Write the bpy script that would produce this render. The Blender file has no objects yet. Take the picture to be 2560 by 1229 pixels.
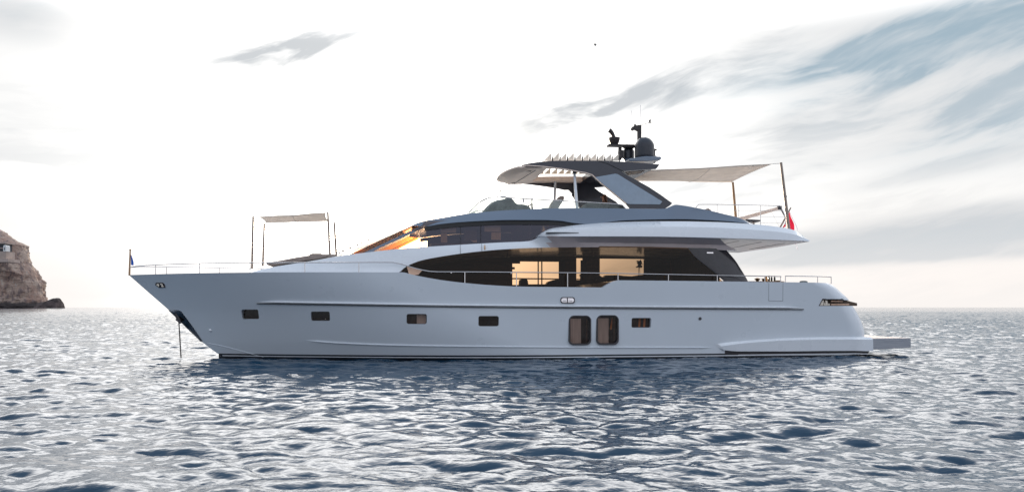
import bpy, bmesh, math, random
import numpy as np
from mathutils import Vector, Matrix
R = math.radians
random.seed(7)
rng = np.random.default_rng(11)
scn = bpy.context.scene
C = scn.collection

# ------------------------------------------------------------------ camera
FPX, HZ, CX, CAMH = 2015.0, 767.0, 1280.0, 2.0      # focal length in photo pixels, horizon row, centre column, eye height
cam_d = bpy.data.cameras.new('camera')
cam_d.sensor_width = 36.0
cam_d.lens = FPX / 2560 * 36.0
cam_d.shift_y = (HZ - 614.5) / 2560
cam_d.clip_end = 20000
cam_d.clip_start = 0.1
cam = bpy.data.objects.new('camera', cam_d)
cam.location = (0, 0, CAMH)
cam.rotation_euler = (R(90), 0, 0)
C.objects.link(cam)
scn.camera = cam
scn.view_settings.view_transform = 'Standard'
scn.view_settings.look = 'None'
scn.view_settings.exposure = 0.0
scn.view_settings.gamma = 1.0
scn.cycles.use_denoising = True
scn.cycles.max_bounces = 10
scn.cycles.transparent_max_bounces = 12
scn.cycles.sample_clamp_indirect = 8.0

# ------------------------------------------------------------------ sun and sky
SUN_AZ, SUN_EL = math.atan((1040 - CX) / FPX), math.atan((HZ - 603) / FPX * math.cos(math.atan((1040 - CX) / FPX)))
sun_dir = Vector((math.sin(SUN_AZ) * math.cos(SUN_EL), math.cos(SUN_AZ) * math.cos(SUN_EL), math.sin(SUN_EL)))
sl = bpy.data.lights.new('sun', 'SUN')
sl.energy = 2.6
sl.angle = R(0.6)
sl.color = (1.0, 0.78, 0.56)
so = bpy.data.objects.new('sun', sl)
so.rotation_euler = sun_dir.to_track_quat('Z', 'Y').to_euler()
so.location = (0, 0, 60)
C.objects.link(so)

world = bpy.data.worlds.new('World')
scn.world = world
world.use_nodes = True
wt = world.node_tree
wt.nodes.clear()

class NG:
    """small node-graph helper"""
    def __init__(s, nt): s.nt = nt
    def n(s, t, **kw):
        nd = s.nt.nodes.new(t)
        for k, v in kw.items(): setattr(nd, k, v)
        return nd
    def put(s, sock, v):
        if isinstance(v, bpy.types.NodeSocket): s.nt.links.new(v, sock)
        elif v is not None:
            if isinstance(v, (tuple, list)) and sock.type == 'RGBA' and len(v) == 3: v = (*v, 1)
            sock.default_value = v
    def m(s, op, a, b=None, c=None, clamp=False):
        nd = s.n('ShaderNodeMath', operation=op, use_clamp=clamp)
        s.put(nd.inputs[0], a)
        if b is not None: s.put(nd.inputs[1], b)
        if c is not None: s.put(nd.inputs[2], c)
        return nd.outputs[0]
    def vm(s, op, a, b=None, scale=None):
        nd = s.n('ShaderNodeVectorMath', operation=op)
        s.put(nd.inputs[0], a)
        if b is not None: s.put(nd.inputs[1], b)
        if scale is not None: s.put(nd.inputs['Scale'], scale)
        return nd.outputs['Value'] if op in ('DOT_PRODUCT', 'LENGTH', 'DISTANCE') else nd.outputs[0]
    def mix(s, f, a, b, mode='MIX'):
        nd = s.n('ShaderNodeMix', data_type='RGBA', blend_type=mode)
        s.put(nd.inputs[0], f); s.put(nd.inputs[6], a); s.put(nd.inputs[7], b)
        return nd.outputs[2]
    def noise(s, vec, scale, detail=4, rough=.55, dist=0.0):
        nd = s.n('ShaderNodeTexNoise')
        s.put(nd.inputs['Vector'], vec); nd.inputs['Scale'].default_value = scale
        nd.inputs['Detail'].default_value = detail; nd.inputs['Roughness'].default_value = rough
        nd.inputs['Distortion'].default_value = dist
        return nd.outputs['Fac']
    def mapr(s, v, a, b, c=0.0, d=1.0, smooth=True):
        nd = s.n('ShaderNodeMapRange', interpolation_type='SMOOTHSTEP' if smooth else 'LINEAR')
        s.put(nd.inputs[0], v)
        for i, x in enumerate((a, b, c, d)): nd.inputs[i + 1].default_value = x
        return nd.outputs[0]
    def comb(s, x, y, z):
        nd = s.n('ShaderNodeCombineXYZ')
        for i, v in enumerate((x, y, z)): s.put(nd.inputs[i], v)
        return nd.outputs[0]
    def sep(s, v):
        nd = s.n('ShaderNodeSeparateXYZ'); s.put(nd.inputs[0], v)
        return nd.outputs

def build_sky():
    g = NG(wt)
    d = g.n('ShaderNodeTexCoord').outputs['Generated']
    d = g.vm('NORMALIZE', d)
    x, y, z = g.sep(d)
    sky = g.n('ShaderNodeTexSky', sky_type='NISHITA', sun_disc=False, sun_elevation=SUN_EL,
              sun_rotation=SUN_AZ, air_density=1.0, dust_density=2.2, ozone_density=1.5)
    cs = g.vm('DOT_PRODUCT', d, tuple(sun_dir))
    ang = g.m('ARCCOSINE', g.m('MINIMUM', cs, 0.999999))                      # angle from the sun
    front = g.mapr(g.m('ADD', g.m('MULTIPLY', cs, .5), .5), 0.25, 0.985)
    # thin high cloud deck: streaks drawn in the plane of the clouds
    zz = g.m('ADD', g.m('ABSOLUTE', z), 0.17)
    u = g.m('DIVIDE', x, zz)
    v = g.m('DIVIDE', y, zz)
    # streaks run slightly up to the right, drawn out about six to one
    wz = g.m('MULTIPLY', g.m('SUBTRACT', g.noise(d, 3.0, 3, .5), .5), .09)
    zw = g.m('ADD', z, wz)
    ur = g.m('ADD', g.m('MULTIPLY', x, math.cos(R(14))), g.m('MULTIPLY', zw, math.sin(R(14))))
    vr = g.m('SUBTRACT', g.m('MULTIPLY', zw, math.cos(R(14))), g.m('MULTIPLY', x, math.sin(R(14))))
    p = g.comb(ur, g.m('MULTIPLY', vr, 5.0), y)
    n1 = g.noise(p, 5.5, 5, .54, .3)
    n2 = g.noise(g.vm('ADD', p, (7.3, 2.1, 4.4)), 15.0, 4, .55, .3)
    nn = g.m('ADD', g.m('MULTIPLY', n1, .70), g.m('MULTIPLY', n2, .30))
    streak = g.mapr(nn, .42, .60)
    def blob(px, py, sx, sy, rot, amp, na=4.5):
        c = Vector(((px - CX) / FPX, 1.0, (HZ - py) / FPX)).normalized()
        a = R(rot)
        ax = g.m('SUBTRACT', x, c.x); az = g.m('SUBTRACT', z, c.z)
        p1 = g.m('ADD', g.m('MULTIPLY', ax, math.cos(a)), g.m('MULTIPLY', az, math.sin(a)))
        p2 = g.m('SUBTRACT', g.m('MULTIPLY', az, math.cos(a)), g.m('MULTIPLY', ax, math.sin(a)))
        q = g.m('ADD', g.m('POWER', g.m('ABSOLUTE', g.m('DIVIDE', p1, sx / FPX)), 2.0),
                g.m('POWER', g.m('ABSOLUTE', g.m('DIVIDE', p2, sy / FPX)), 2.0))
        # edge broken up by the streak noise
        q = g.m('ADD', q, g.m('MULTIPLY', g.m('SUBTRACT', nn, .5), na))
        e = g.m('EXPONENT', g.m('MULTIPLY', g.m('MAXIMUM', q, 0.0), -1.0))
        e = g.m('MULTIPLY', e, g.m('MULTIPLY', g.mapr(y, 0.0, .3), g.mapr(nn, .72, .36) if na > 3 else 1.0))
        return g.m('MULTIPLY', e, amp)
    grey = None
    for b in [(680, 145, 170, 30, 22, .62, 4.0), (810, 98, 190, 34, 15, .80, 4.0), (240, 280, 420, 150, 12, .30, 5), (150, 480, 420, 90, 8, .18, 5), (1380, 300, 330, 30, 14, .42), (1650, 235, 300, 44, 13, .5), (1800, 170, 420, 60, 12, .40),
              (1650, 60, 380, 50, 8, .25), (2150, 330, 520, 60, 14, .62), (2450, 400, 300, 20, 12, .35), (1950, 300, 420, 22, 12, .35), (1800, 500, 200, 10, 6, .3),
              (30, 40, 90, 50, 0, .45, 2.6), (2380, 590, 620, 34, 4, 1.15, 2.2), (2400, 540, 330, 20, 6, .6), (2150, 645, 420, 14, 2, .4), (2100, 655, 500, 12, 2, .4), (160, 700, 420, 60, 0, .25), (480, 560, 420, 18, 3, .14),
              (200, 270, 300, 60, 10, .12), (1050, 660, 500, 40, 0, .1)]:
        t = blob(*b); grey = t if grey is None else g.m('ADD', grey, t)
    blue = None
    for b in [(2300, 120, 330, 46, 5, 1.3, 2.8), (2560, 20, 200, 40, 5, .8, 2.8), (2200, 215, 260, 20, 8, .55), (2560, 230, 260, 90, 8, .8), (2480, 20, 260, 30, 5, .6), (2420, 585, 420, 26, 3, .35), (40, 30, 90, 40, 0, .3)]:
        t = blob(*b); blue = t if blue is None else g.m('ADD', blue, t)
    grey = g.m('MINIMUM', g.m('ADD', grey, g.m('MULTIPLY', g.m('MULTIPLY', streak, .13), g.mapr(y, -.2, .5))), 1.0)
    blue = g.m('MINIMUM', blue, 1.0)
    # lit cloud: brightest round the sun, blue and raised behind the camera to light the hull
    lit = g.mix(front, (11.9, 12.4, 13.8), (9.9, 9.8, 9.65))
    shade = g.mix(front, (6.8, 8.2, 10.4), (5.4, 5.6, 5.9))
    deck = g.mix(g.mapr(nn, .36, .66), lit, g.mix(.30, lit, shade))
    base = g.mix(.80, sky.outputs[0], deck)
    base = g.mix(g.m('MULTIPLY', g.mapr(y, .0, .4), .75), base, deck)
    base = g.mix(g.m('MULTIPLY', g.mapr(z, .45, .85), .8), base, (6.0, 7.6, 9.8))          # unseen sky overhead dimmed and blued to tint the sea
    bow_dim = g.m('MULTIPLY', g.mapr(x, .15, -.95), g.mapr(y, .35, -.25))                      # unseen dark area added behind on the left to shade the bow
    base = g.mix(g.m('MULTIPLY', bow_dim, .75), base, (4.8, 6.0, 7.4))
    # warm pale band low over the horizon
    low = g.m('MULTIPLY', g.mapr(z, .11, .0), g.mapr(y, .1, .6))
    base = g.mix(g.m('MULTIPLY', low, .70), base, (10.2, 8.9, 8.3))
    # glow around the veiled sun
    def glow(sig, col):
        e = g.m('EXPONENT', g.m('MULTIPLY', g.m('POWER', g.m('DIVIDE', ang, R(sig)), 2.0), -1.0))
        return g.vm('SCALE', col, scale=e)
    tot = g.vm('ADD', base, glow(17.5, (26, 25.2, 24)))
    tot = g.mix(g.m('MULTIPLY', grey, .97), tot, g.mix(front, (6.8, 8.2, 10.4), (6.3, 6.35, 6.5)))
    tot = g.mix(g.m('MULTIPLY', blue, g.mapr(nn, .66, .44, .45, .95)), tot, (3.4, 4.6, 5.5))
    cream = g.m('MULTIPLY', g.m('MULTIPLY', g.mapr(z, .15, .0), g.mapr(ang, R(9), R(24))), g.mapr(y, .3, .7))
    tot = g.mix(g.m('MULTIPLY', cream, .88), tot, (9.9, 9.45, 9.1))
    tot = g.mix(g.m('MULTIPLY', grey, .50), tot, (6.0, 6.5, 6.9))
    tot = g.vm('ADD', tot, glow(7.5, (11, 9.6, 7.6)))
    tot = g.vm('ADD', tot, glow(3.0, (45, 33, 20)))
    tot = g.vm('ADD', tot, glow(1.1, (260, 200, 120)))
    # unseen bright band added above the view, sun side, to whiten the sea
    up = g.m('MULTIPLY', g.m('MULTIPLY', g.mapr(z, .30, .44), g.mapr(z, .78, .44)), g.mapr(cs, .25, .95))
    tot = g.vm('ADD', tot, g.vm('SCALE', (46, 45, 44), scale=up))
    bg = g.n('ShaderNodeBackground')
    g.put(bg.inputs[0], tot)
    bg.inputs[1].default_value = 0.1
    out = g.n('ShaderNodeOutputWorld')
    wt.links.new(bg.outputs[0], out.inputs[0])
build_sky()

# ------------------------------------------------------------------ materials
def principled(name, col, rough=.5, metal=0.0, coat=0.0, spec=.5, bump=0.0, bscale=40, var=.06, vscale=3.0,
               col2=None, sheen=0, subs=0, stretch=None, ior=None):
    m = bpy.data.materials.new(name); m.use_nodes = True
    g = NG(m.node_tree); b = m.node_tree.nodes['Principled BSDF']
    co = g.n('ShaderNodeTexCoord').outputs['Object']
    if stretch: co = g.vm('MULTIPLY', co, stretch)
    n = g.noise(co, vscale, 5, .6)
    c2 = col2 or tuple(max(0, c * (1 - 2.2 * var)) for c in col)
    c1 = col if col2 else tuple(min(1, c * (1 + var)) for c in col)
    g.put(b.inputs['Base Color'], g.mix(g.mapr(n, .35, .65), c1, c2))
    g.put(b.inputs['Roughness'], g.m('ADD', rough, g.m('MULTIPLY', g.m('SUBTRACT', g.noise(co, vscale * 2.7, 4), .5), .18 * (rough > .08)), clamp=True))
    b.inputs['Metallic'].default_value = metal
    b.inputs['Coat Weight'].default_value = coat
    b.inputs['Coat Roughness'].default_value = .06
    b.inputs['Specular IOR Level'].default_value = spec
    if ior: b.inputs['IOR'].default_value = ior
    if bump:
        bp = g.n('ShaderNodeBump'); bp.inputs['Strength'].default_value = bump; bp.inputs['Distance'].default_value = .01
        g.put(bp.inputs['Height'], g.noise(co, bscale, 4)); m.node_tree.links.new(bp.outputs[0], b.inputs['Normal'])
    return m

def glass(name, tint, refl=1.0, rough=.01, spec_tint=(1, 1, 1)):
    """thin tinted pane: light passes straight through, Fresnel reflection on top"""
    m = bpy.data.materials.new(name); m.use_nodes = True
    nt = m.node_tree; nt.nodes.clear(); g = NG(nt)
    tr = g.n('ShaderNodeBsdfTransparent'); tr.inputs[0].default_value = (*tint, 1)
    gl = g.n('ShaderNodeBsdfGlossy'); gl.inputs['Color'].default_value = (*spec_tint, 1); gl.inputs['Roughness'].default_value = rough
    fr = g.n('ShaderNodeFresnel'); fr.inputs[0].default_value = 1.5
    co = g.n('ShaderNodeTexCoord').outputs['Object']
    bp = g.n('ShaderNodeBump'); bp.inputs['Strength'].default_value = .06; bp.inputs['Distance'].default_value = .02
    g.put(bp.inputs['Height'], g.noise(co, 1.1, 2)); nt.links.new(bp.outputs[0], gl.inputs['Normal'])
    mx = g.n('ShaderNodeMixShader')
    g.put(mx.inputs[0], g.m('MULTIPLY', fr.outputs[0], refl, clamp=True))
    nt.links.new(tr.outputs[0], mx.inputs[1]); nt.links.new(gl.outputs[0], mx.inputs[2])
    out = g.n('ShaderNodeOutputMaterial'); nt.links.new(mx.outputs[0], out.inputs[0])
    return m

def fabric(name, col, trans=.45):
    m = bpy.data.materials.new(name); m.use_nodes = True
    nt = m.node_tree; nt.nodes.clear(); g = NG(nt)
    co = g.n('ShaderNodeTexCoord').outputs['Object']
    c = g.mix(g.mapr(g.noise(co, 2.3, 4), .3, .7), col, tuple(k * .9 for k in col))
    df = g.n('ShaderNodeBsdfDiffuse'); tl = g.n('ShaderNodeBsdfTranslucent')
    g.put(df.inputs[0], c); g.put(tl.inputs[0], c)
    bp = g.n('ShaderNodeBump'); bp.inputs['Strength'].default_value = .25; bp.inputs['Distance'].default_value = .03
    g.put(bp.inputs['Height'], g.noise(co, 3.5, 3)); nt.links.new(bp.outputs[0], df.inputs['Normal']); nt.links.new(bp.outputs[0], tl.inputs['Normal'])
    mx = g.n('ShaderNodeMixShader'); mx.inputs[0].default_value = trans
    nt.links.new(df.outputs[0], mx.inputs[1]); nt.links.new(tl.outputs[0], mx.inputs[2])
    out = g.n('ShaderNodeOutputMaterial'); nt.links.new(mx.outputs[0], out.inputs[0])
    return m

M = dict(
    hull=principled('hull_paint', (.69, .72, .755), .30, coat=.45, var=.008, vscale=.35),
    white=principled('white_gelcoat', (.82, .83, .85), .28, coat=.5, var=.006, vscale=.5),
    soffit=principled('soffit_shade_tint', (.62, .52, .50), .45, var=.03, vscale=.8),
    ceiling=principled('polished_ceiling', (.93, .82, .76), .38, coat=.15, var=.03, vscale=.9),
    fly=principled('grey_blue_paint', (.15, .19, .25), .32, coat=.35, var=.012, vscale=.5),
    dark=principled('dark_grey_paint', (.030, .030, .042), .33, coat=.35, var=.05, vscale=1.0),
    black=principled('black_trim', (.012, .011, .012), .4, var=.05),
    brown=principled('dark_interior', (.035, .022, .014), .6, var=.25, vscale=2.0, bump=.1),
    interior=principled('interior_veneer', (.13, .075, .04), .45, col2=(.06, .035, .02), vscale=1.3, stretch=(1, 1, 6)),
    peach=principled('warm_bounce_white', (.95, .74, .60), .42, var=.03),  # white with the warm light off the sea put into its colour
    cream=principled('cream_slat_paint', (.92, .80, .66), .38, var=.03),
    steel=principled('polished_steel', (.62, .58, .56), .16, metal=1.0, var=.04),
    darksteel=principled('anchor_pocket_steel', (.16, .17, .19), .22, metal=1.0, var=.2, vscale=4),
    teak=principled('teak_wood', (.42, .24, .12), .5, col2=(.28, .15, .07), vscale=5, stretch=(1, 1, .2), bump=.1),
    bleached=principled('weathered_teak', (.40, .40, .42), .55, col2=(.30, .31, .34), vscale=7, stretch=(.15, 1, 5), bump=.15),
    pole=principled('carbon_wood_pole', (.30, .22, .17), .35, var=.1),
    cushion=principled('taupe_cushion_fabric', (.30, .24, .21), .85, var=.08, bump=.25, bscale=60),
    cover=principled('grey_cover_fabric', (.17, .185, .18), .85, var=.15, bump=.5, bscale=6),
    seatlight=principled('pale_grey_upholstery', (.42, .44, .43), .7, var=.05),
    dome=principled('radar_dome_paint', (.030, .032, .042), .36, coat=.0, var=.01),
    mast=principled('mast_paint', (.035, .026, .026), .45, var=.1),
    blind=principled('window_blind_fabric', (.80, .84, .95), .8, var=.03),
    curtain=principled('cabin_curtain_fabric', (.78, .74, .74), .8, var=.06, vscale=3, stretch=(6, 6, .3)),
    amberwood=principled('amber_cabin_panel', (.52, .21, .06), .5, var=.1),
    frame=principled('dark_window_frame', (.045, .038, .042), .35, var=.08),
    chrome=principled('chrome_fairlead', (.85, .80, .80), .2, metal=1.0, var=.03),
    antifoul=principled('antifouling_paint', (.02, .022, .028), .5, var=.15),
    copper_reflect=principled('steel_amber_reflect', (.72, .45, .31), .3, var=.05),  # peach tone imitates an amber reflection on the folded fairlead
    red=fabric('red_flag_cloth', (.75, .03, .07), .4),
    whitecloth=fabric('white_flag_cloth', (.85, .82, .86), .35),
    blue=fabric('blue_flag_cloth', (.03, .10, .42), .3),
    canvas=fabric('cream_awning_canvas', (.88, .80, .72), .55),
    rope=principled('pale_rope', (.5, .47, .44), .8, var=.1),
    skin=principled('skin', (.50, .26, .17), .5, var=.05),
    hair=principled('auburn_hair', (.13, .05, .022), .55, var=.3, vscale=20, stretch=(1, 1, .1), bump=.4),
    cloth=principled('tan_shirt_cotton', (.30, .15, .09), .8, var=.1),
    bottle=principled('dark_green_glass', (.02, .03, .015), .08, var=.05),
    amber=principled('amber_drink', (.75, .36, .08), .2, var=.05),
    bowl=principled('bronze_bowl', (.10, .08, .05), .35, metal=.4, var=.1),
    leaf=principled('dark_leaf', (.02, .03, .015), .6, var=.3),
    feather=principled('dark_feathers', (.05, .05, .055), .8, var=.2),
    salon_glass=glass('salon_glass', (.38, .255, .155), .42, spec_tint=(.95, .9, .85)),
    wheel_glass=glass('wheelhouse_glass', (.44, .31, .21), 1.7, spec_tint=(.8, .8, 1.0)),
    glow_tint=glass('amber_glow_tint', (.52, .34, .17), .5),  # tint added to imitate the sun's glow at the far windscreen corner
    brown_film=glass('brown_window_film', (.36, .24, .17), .8),
    port_glass=glass('porthole_glass', (.62, .52, .46), .6),
    clear_glass=glass('clear_screen_glass', (.86, .90, .87), .8),
    arch_glass=principled('arch_window_glass', (.16, .24, .33), .07, coat=1.0, var=.03, spec=1.0),  # blue of the reflected sky is put into the glass colour
    wing_glass=principled('smoked_wing_glass', (.030, .026, .030), .16, coat=.25, var=.1, spec=.4),
)

# ------------------------------------------------------------------ boat frame: s aft along the boat, t to starboard, z up
PSI, D0 = R(8.5), 33.1
cp, sp = math.cos(PSI), math.sin(PSI)
def P(px, py, t):
    """point of the boat seen at a place in the photo, given its distance t off the centreline"""
    a = (px - CX) / FPX
    Y = (t + cp * D0) / (cp - sp * a)
    X = a * Y
    return np.array((cp * X + sp * (Y - D0), t, CAMH + (HZ - py) / FPX * Y))
def PZ(px, py, z):
    Y = (z - CAMH) * FPX / (HZ - py); X = (px - CX) / FPX * Y
    return np.array((cp * X + sp * (Y - D0), -sp * X + cp * (Y - D0), z))
BM = Matrix.Translation((0, D0, 0)) @ Matrix.Rotation(PSI, 4, 'Z')

def pchip(x, y, xi):
    x = np.asarray(x, float); y = np.asarray(y, float); xi = np.asarray(xi, float)
    h = np.diff(x); dl = np.diff(y) / h; n = len(x); d = np.zeros(n)
    if n == 2: return y[0] + dl[0] * (xi - x[0])
    for k in range(1, n - 1):
        if dl[k - 1] * dl[k] > 0:
            w1 = 2 * h[k] + h[k - 1]; w2 = h[k] + 2 * h[k - 1]
            d[k] = (w1 + w2) / (w1 / dl[k - 1] + w2 / dl[k])
    d[0] = dl[0]; d[-1] = dl[-1]
    i = np.clip(np.searchsorted(x, xi) - 1, 0, n - 2)
    tt = (xi - x[i]) / h[i]
    tt = np.clip(tt, -.5, 1.5)
    return ((2*tt**3 - 3*tt**2 + 1) * y[i] + (tt**3 - 2*tt**2 + tt) * h[i] * d[i]
            + (-2*tt**3 + 3*tt**2) * y[i+1] + (tt**3 - tt**2) * h[i] * d[i+1])

# ------------------------------------------------------------------ object helpers
def tag(o, label=None, cat=None, group=None, kind=None):
    if label: o['label'] = label
    if cat: o['category'] = cat
    if group: o['group'] = group
    if kind: o['kind'] = kind
    return o
def root(name, loc_boat=None, label=None, cat=None, group=None, loc=None):
    o = bpy.data.objects.new(name, None); C.objects.link(o)
    o.empty_display_size = .3
    if loc is not None: o.matrix_world = Matrix.Translation(loc)
    else:
        base = BM @ Matrix.Translation(Vector(loc_boat if loc_boat is not None else (0, 0, 0)))
        o.matrix_world = base
    o['mw'] = [x for r in o.matrix_world for x in r]
    return tag(o, label, cat, group)
def mw(o):
    v = list(o['mw']); return Matrix([v[i*4:i*4+4] for i in range(4)])
def link(name, me, mat, parent=None, world_m=None, smooth=None, bevel=None):
    o = bpy.data.objects.new(name, me); C.objects.link(o)
    if mat: me.materials.append(M[mat] if isinstance(mat, str) else mat)
    m = world_m if world_m is not None else BM
    if parent is not None:
        o.parent = parent
        o.matrix_local = mw(parent).inverted() @ m
    else:
        o.matrix_world = m
    o['mw'] = [x for r in m for x in r]
    if smooth is not None:
        me.polygons.foreach_set('use_smooth', [True] * len(me.polygons))
        me.set_sharp_from_angle(angle=R(smooth))
    if bevel:
        b = o.modifiers.new('bevel', 'BEVEL'); b.width = bevel; b.segments = 2; b.limit_method = 'ANGLE'; b.angle_limit = R(40)
        b.harden_normals = False
    return o
def bmfin(bm, name='m', merge=1e-4, recalc=True):
    if merge: bmesh.ops.remove_doubles(bm, verts=bm.verts, dist=merge)
    if recalc: bmesh.ops.recalc_face_normals(bm, faces=bm.faces)
    me = bpy.data.meshes.new(name); bm.to_mesh(me); bm.free(); return me
def add_box(bm, c, s, rot=None):
    r = bmesh.ops.create_cube(bm, size=1)
    m = Matrix.Translation(Vector(c)) @ (rot.to_4x4() if rot else Matrix.Identity(4)) @ Matrix.Diagonal((*s, 1))
    bmesh.ops.transform(bm, matrix=m, verts=r['verts'])
def add_tube(bm, pts, r, seg=8, r2=None):
    pts = [Vector(p) for p in pts]; n = len(pts); rings = []
    prev = None
    for i, p in enumerate(pts):
        a = pts[max(0, i-1)]; b = pts[min(n-1, i+1)]
        d = (b - a).normalized()
        if prev is None:
            up = Vector((0, 0, 1)) if abs(d.z) < .9 else Vector((1, 0, 0))
            x = d.cross(up).normalized()
        else: x = (prev - d * prev.dot(d)).normalized()
        prev = x; y = d.cross(x)
        rr = r if r2 is None else r + (r2 - r) * i / (n - 1)
        rings.append([bm.verts.new(p + (x * math.cos(k*2*math.pi/seg) + y * math.sin(k*2*math.pi/seg)) * rr) for k in range(seg)])
    for i in range(n-1):
        for k in range(seg):
            bm.faces.new((rings[i][k], rings[i][(k+1) % seg], rings[i+1][(k+1) % seg], rings[i+1][k]))
    bm.faces.new(rings[0][::-1]); bm.faces.new(rings[-1])
def add_lathe(bm, c, prof, seg=24, axis=None):
    """prof: list of (r, z)"""
    c = Vector(c); rings = []
    for r, z in prof:
        rings.append([bm.verts.new(c + Vector((max(r, 1e-4) * math.cos(k*2*math.pi/seg), max(r, 1e-4) * math.sin(k*2*math.pi/seg), z))) for k in range(seg)])
    for i in range(len(rings)-1):
        for k in range(seg):
            bm.faces.new((rings[i][k], rings[i][(k+1) % seg], rings[i+1][(k+1) % seg], rings[i+1][k]))
    bm.faces.new(rings[0][::-1]); bm.faces.new(rings[-1])
def tube(name, pts, r, mat, parent, seg=8, r2=None, wm=None):
    bm = bmesh.new(); add_tube(bm, pts, r, seg, r2); return link(name, bmfin(bm), mat, parent, smooth=60, world_m=wm)
def curve(pts, t, n=60, xs=None):
    """photo polyline -> n boat points; t: number, list or function of px"""
    x = [p[0] for p in pts]; y = [p[1] for p in pts]
    xi = np.linspace(x[0], x[-1], n) if xs is None else xs
    yi = pchip(x, y, xi)
    if callable(t): ti = np.array([t(v) for v in xi])
    elif isinstance(t, (list, tuple)): ti = pchip(x, t, xi)
    else: ti = np.full(len(xi), float(t))
    return np.array([P(a, b, c) for a, b, c in zip(xi, yi, ti)])
def shell(name, curves, mat, parent, smooth=32, mats=None):
    """closed body: cross-section loops through the given port-side curves (centre curve t=0 first or last allowed), mirrored to starboard"""
    n = len(curves[0]); bm = bmesh.new(); loops = []
    for i in range(n):
        port = [c[i] for c in curves]
        star = [p * np.array((1, -1, 1)) for p in port if abs(p[1]) > 1e-5][::-1]
        loops.append([bm.verts.new(p) for p in port + star])
    k = len(loops[0]); fidx = []
    for i in range(n-1):
        for j in range(k):
            q = (loops[i][j], loops[i+1][j], loops[i+1][(j+1) % k], loops[i][(j+1) % k])
            f = bm.faces.new(q)
            if mats:
                jj = j if j < len(curves) - 1 else (k - 1 - j if k - 1 - j < len(curves) - 1 else len(curves) - 1)
                if abs(curves[0][0][1]) > 1e-5 and j == k - 1: jj = len(curves)
                elif abs(curves[0][0][1]) <= 1e-5: jj = min(j, k - 1 - j)
                f.material_index = mats.get(jj, 0)
    bm.faces.new(loops[0]); bm.faces.new(loops[-1][::-1])
    bmesh.ops.dissolve_degenerate(bm, dist=1e-4, edges=bm.edges)
    return link(name, bmfin(bm), mat, parent, smooth=smooth)
def plate(name, px_pts, t, thick, mat, parent, bevel=None, smooth=None, holes=None, tt=None):
    """flat plate: outline given in photo pixels on the plane t, thickness towards +t"""
    bm = bmesh.new()
    add_plate(bm, [P(x, y, t) for x, y in px_pts], thick)
    return link(name, bmfin(bm), mat, parent, bevel=bevel, smooth=smooth)
def add_plate(bm, pts, thick):
    a = [bm.verts.new(p) for p in pts]
    b = [bm.verts.new(np.array(p) + np.array((0, thick, 0))) for p in pts]
    n = len(a)
    for i in range(n):
        bm.faces.new((a[i], b[i], b[(i+1) % n], a[(i+1) % n]))
    from mathutils.geometry import tessellate_polygon
    for i, j, k in tessellate_polygon([[Vector((p[0], p[2], 0)) for p in pts]]):
        bm.faces.new((a[i], a[j], a[k])); bm.faces.new((b[k], b[j], b[i]))
def rrect(x0, y0, x1, y1, r, seg=5):
    """rounded rectangle outline"""
    o = []
    for cx, cy, a0 in ((x1-r, y0+r, -90), (x1-r, y1-r, 0), (x0+r, y1-r, 90), (x0+r, y0+r, 180)):
        for k in range(seg+1):
            a = R(a0 + 90*k/seg); o.append((cx + r*math.cos(a), cy + r*math.sin(a)))
    return o
def strip(name, lines, mat, parent, smooth=30, both=False):
    """ribbon body skinned through several 3-D polylines, closed round; both = one body on each side of the boat"""
    r = []
    for sgn in ((-1, 1) if both else (1,)):
        bm = bmesh.new()
        n = len(lines[0]); L = [[bm.verts.new(np.array(p) * np.array((1, sgn, 1))) for p in l] for l in lines]
        k = len(L)
        for i in range(n-1):
            for j in range(k):
                bm.faces.new((L[j][i], L[j][i+1], L[(j+1) % k][i+1], L[(j+1) % k][i]))
        bm.faces.new([l[0] for l in L]); bm.faces.new([l[-1] for l in L][::-1])
        r.append(link(name, bmfin(bm), mat, parent, smooth=smooth))
    return r if both else r[0]

#@@PARTS@@
# ------------------------------------------------------------------ sea
def wave_field(L, N, lp, hrms, ang, spread, seed, kcut=None, chop=1.05):
    r = np.random.default_rng(seed)
    k1 = 2*np.pi*np.fft.fftfreq(N, d=L/N)
    kx, ky = np.meshgrid(k1, k1, indexing='ij')
    k = np.hypot(kx, ky); k[0, 0] = 1
    kp = 2*np.pi/lp
    th = np.arctan2(ky, kx) - ang
    S = k**-4.2 * np.exp(-1.25*(kp/k)**2) * (np.abs(np.cos(th))**spread + .05)
    if kcut: S *= np.exp(-(k/kcut)**4)
    S[0, 0] = 0
    A = np.sqrt(S) * (r.normal(size=(N, N)) + 1j*r.normal(size=(N, N)))
    h = np.fft.ifft2(A)
    sc = hrms / np.std(h.real)
    dx = np.fft.ifft2(-1j*kx/k*A).real * sc * chop
    dy = np.fft.ifft2(-1j*ky/k*A).real * sc * chop
    return L, N, (h.real*sc).astype(np.float32), dx.astype(np.float32), dy.astype(np.float32)
def sample(fld, x, y):
    L, N, *ch = fld
    u = (x / L * N) % N; v = (y / L * N) % N
    i = np.floor(u).astype(int); j = np.floor(v).astype(int); fu = u - i; fv = v - j
    i %= N; j %= N; i2 = (i+1) % N; j2 = (j+1) % N
    return [(c[i, j]*(1-fu)*(1-fv) + c[i2, j]*fu*(1-fv) + c[i, j2]*(1-fu)*fv + c[i2, j2]*fu*fv) for c in ch]

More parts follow.
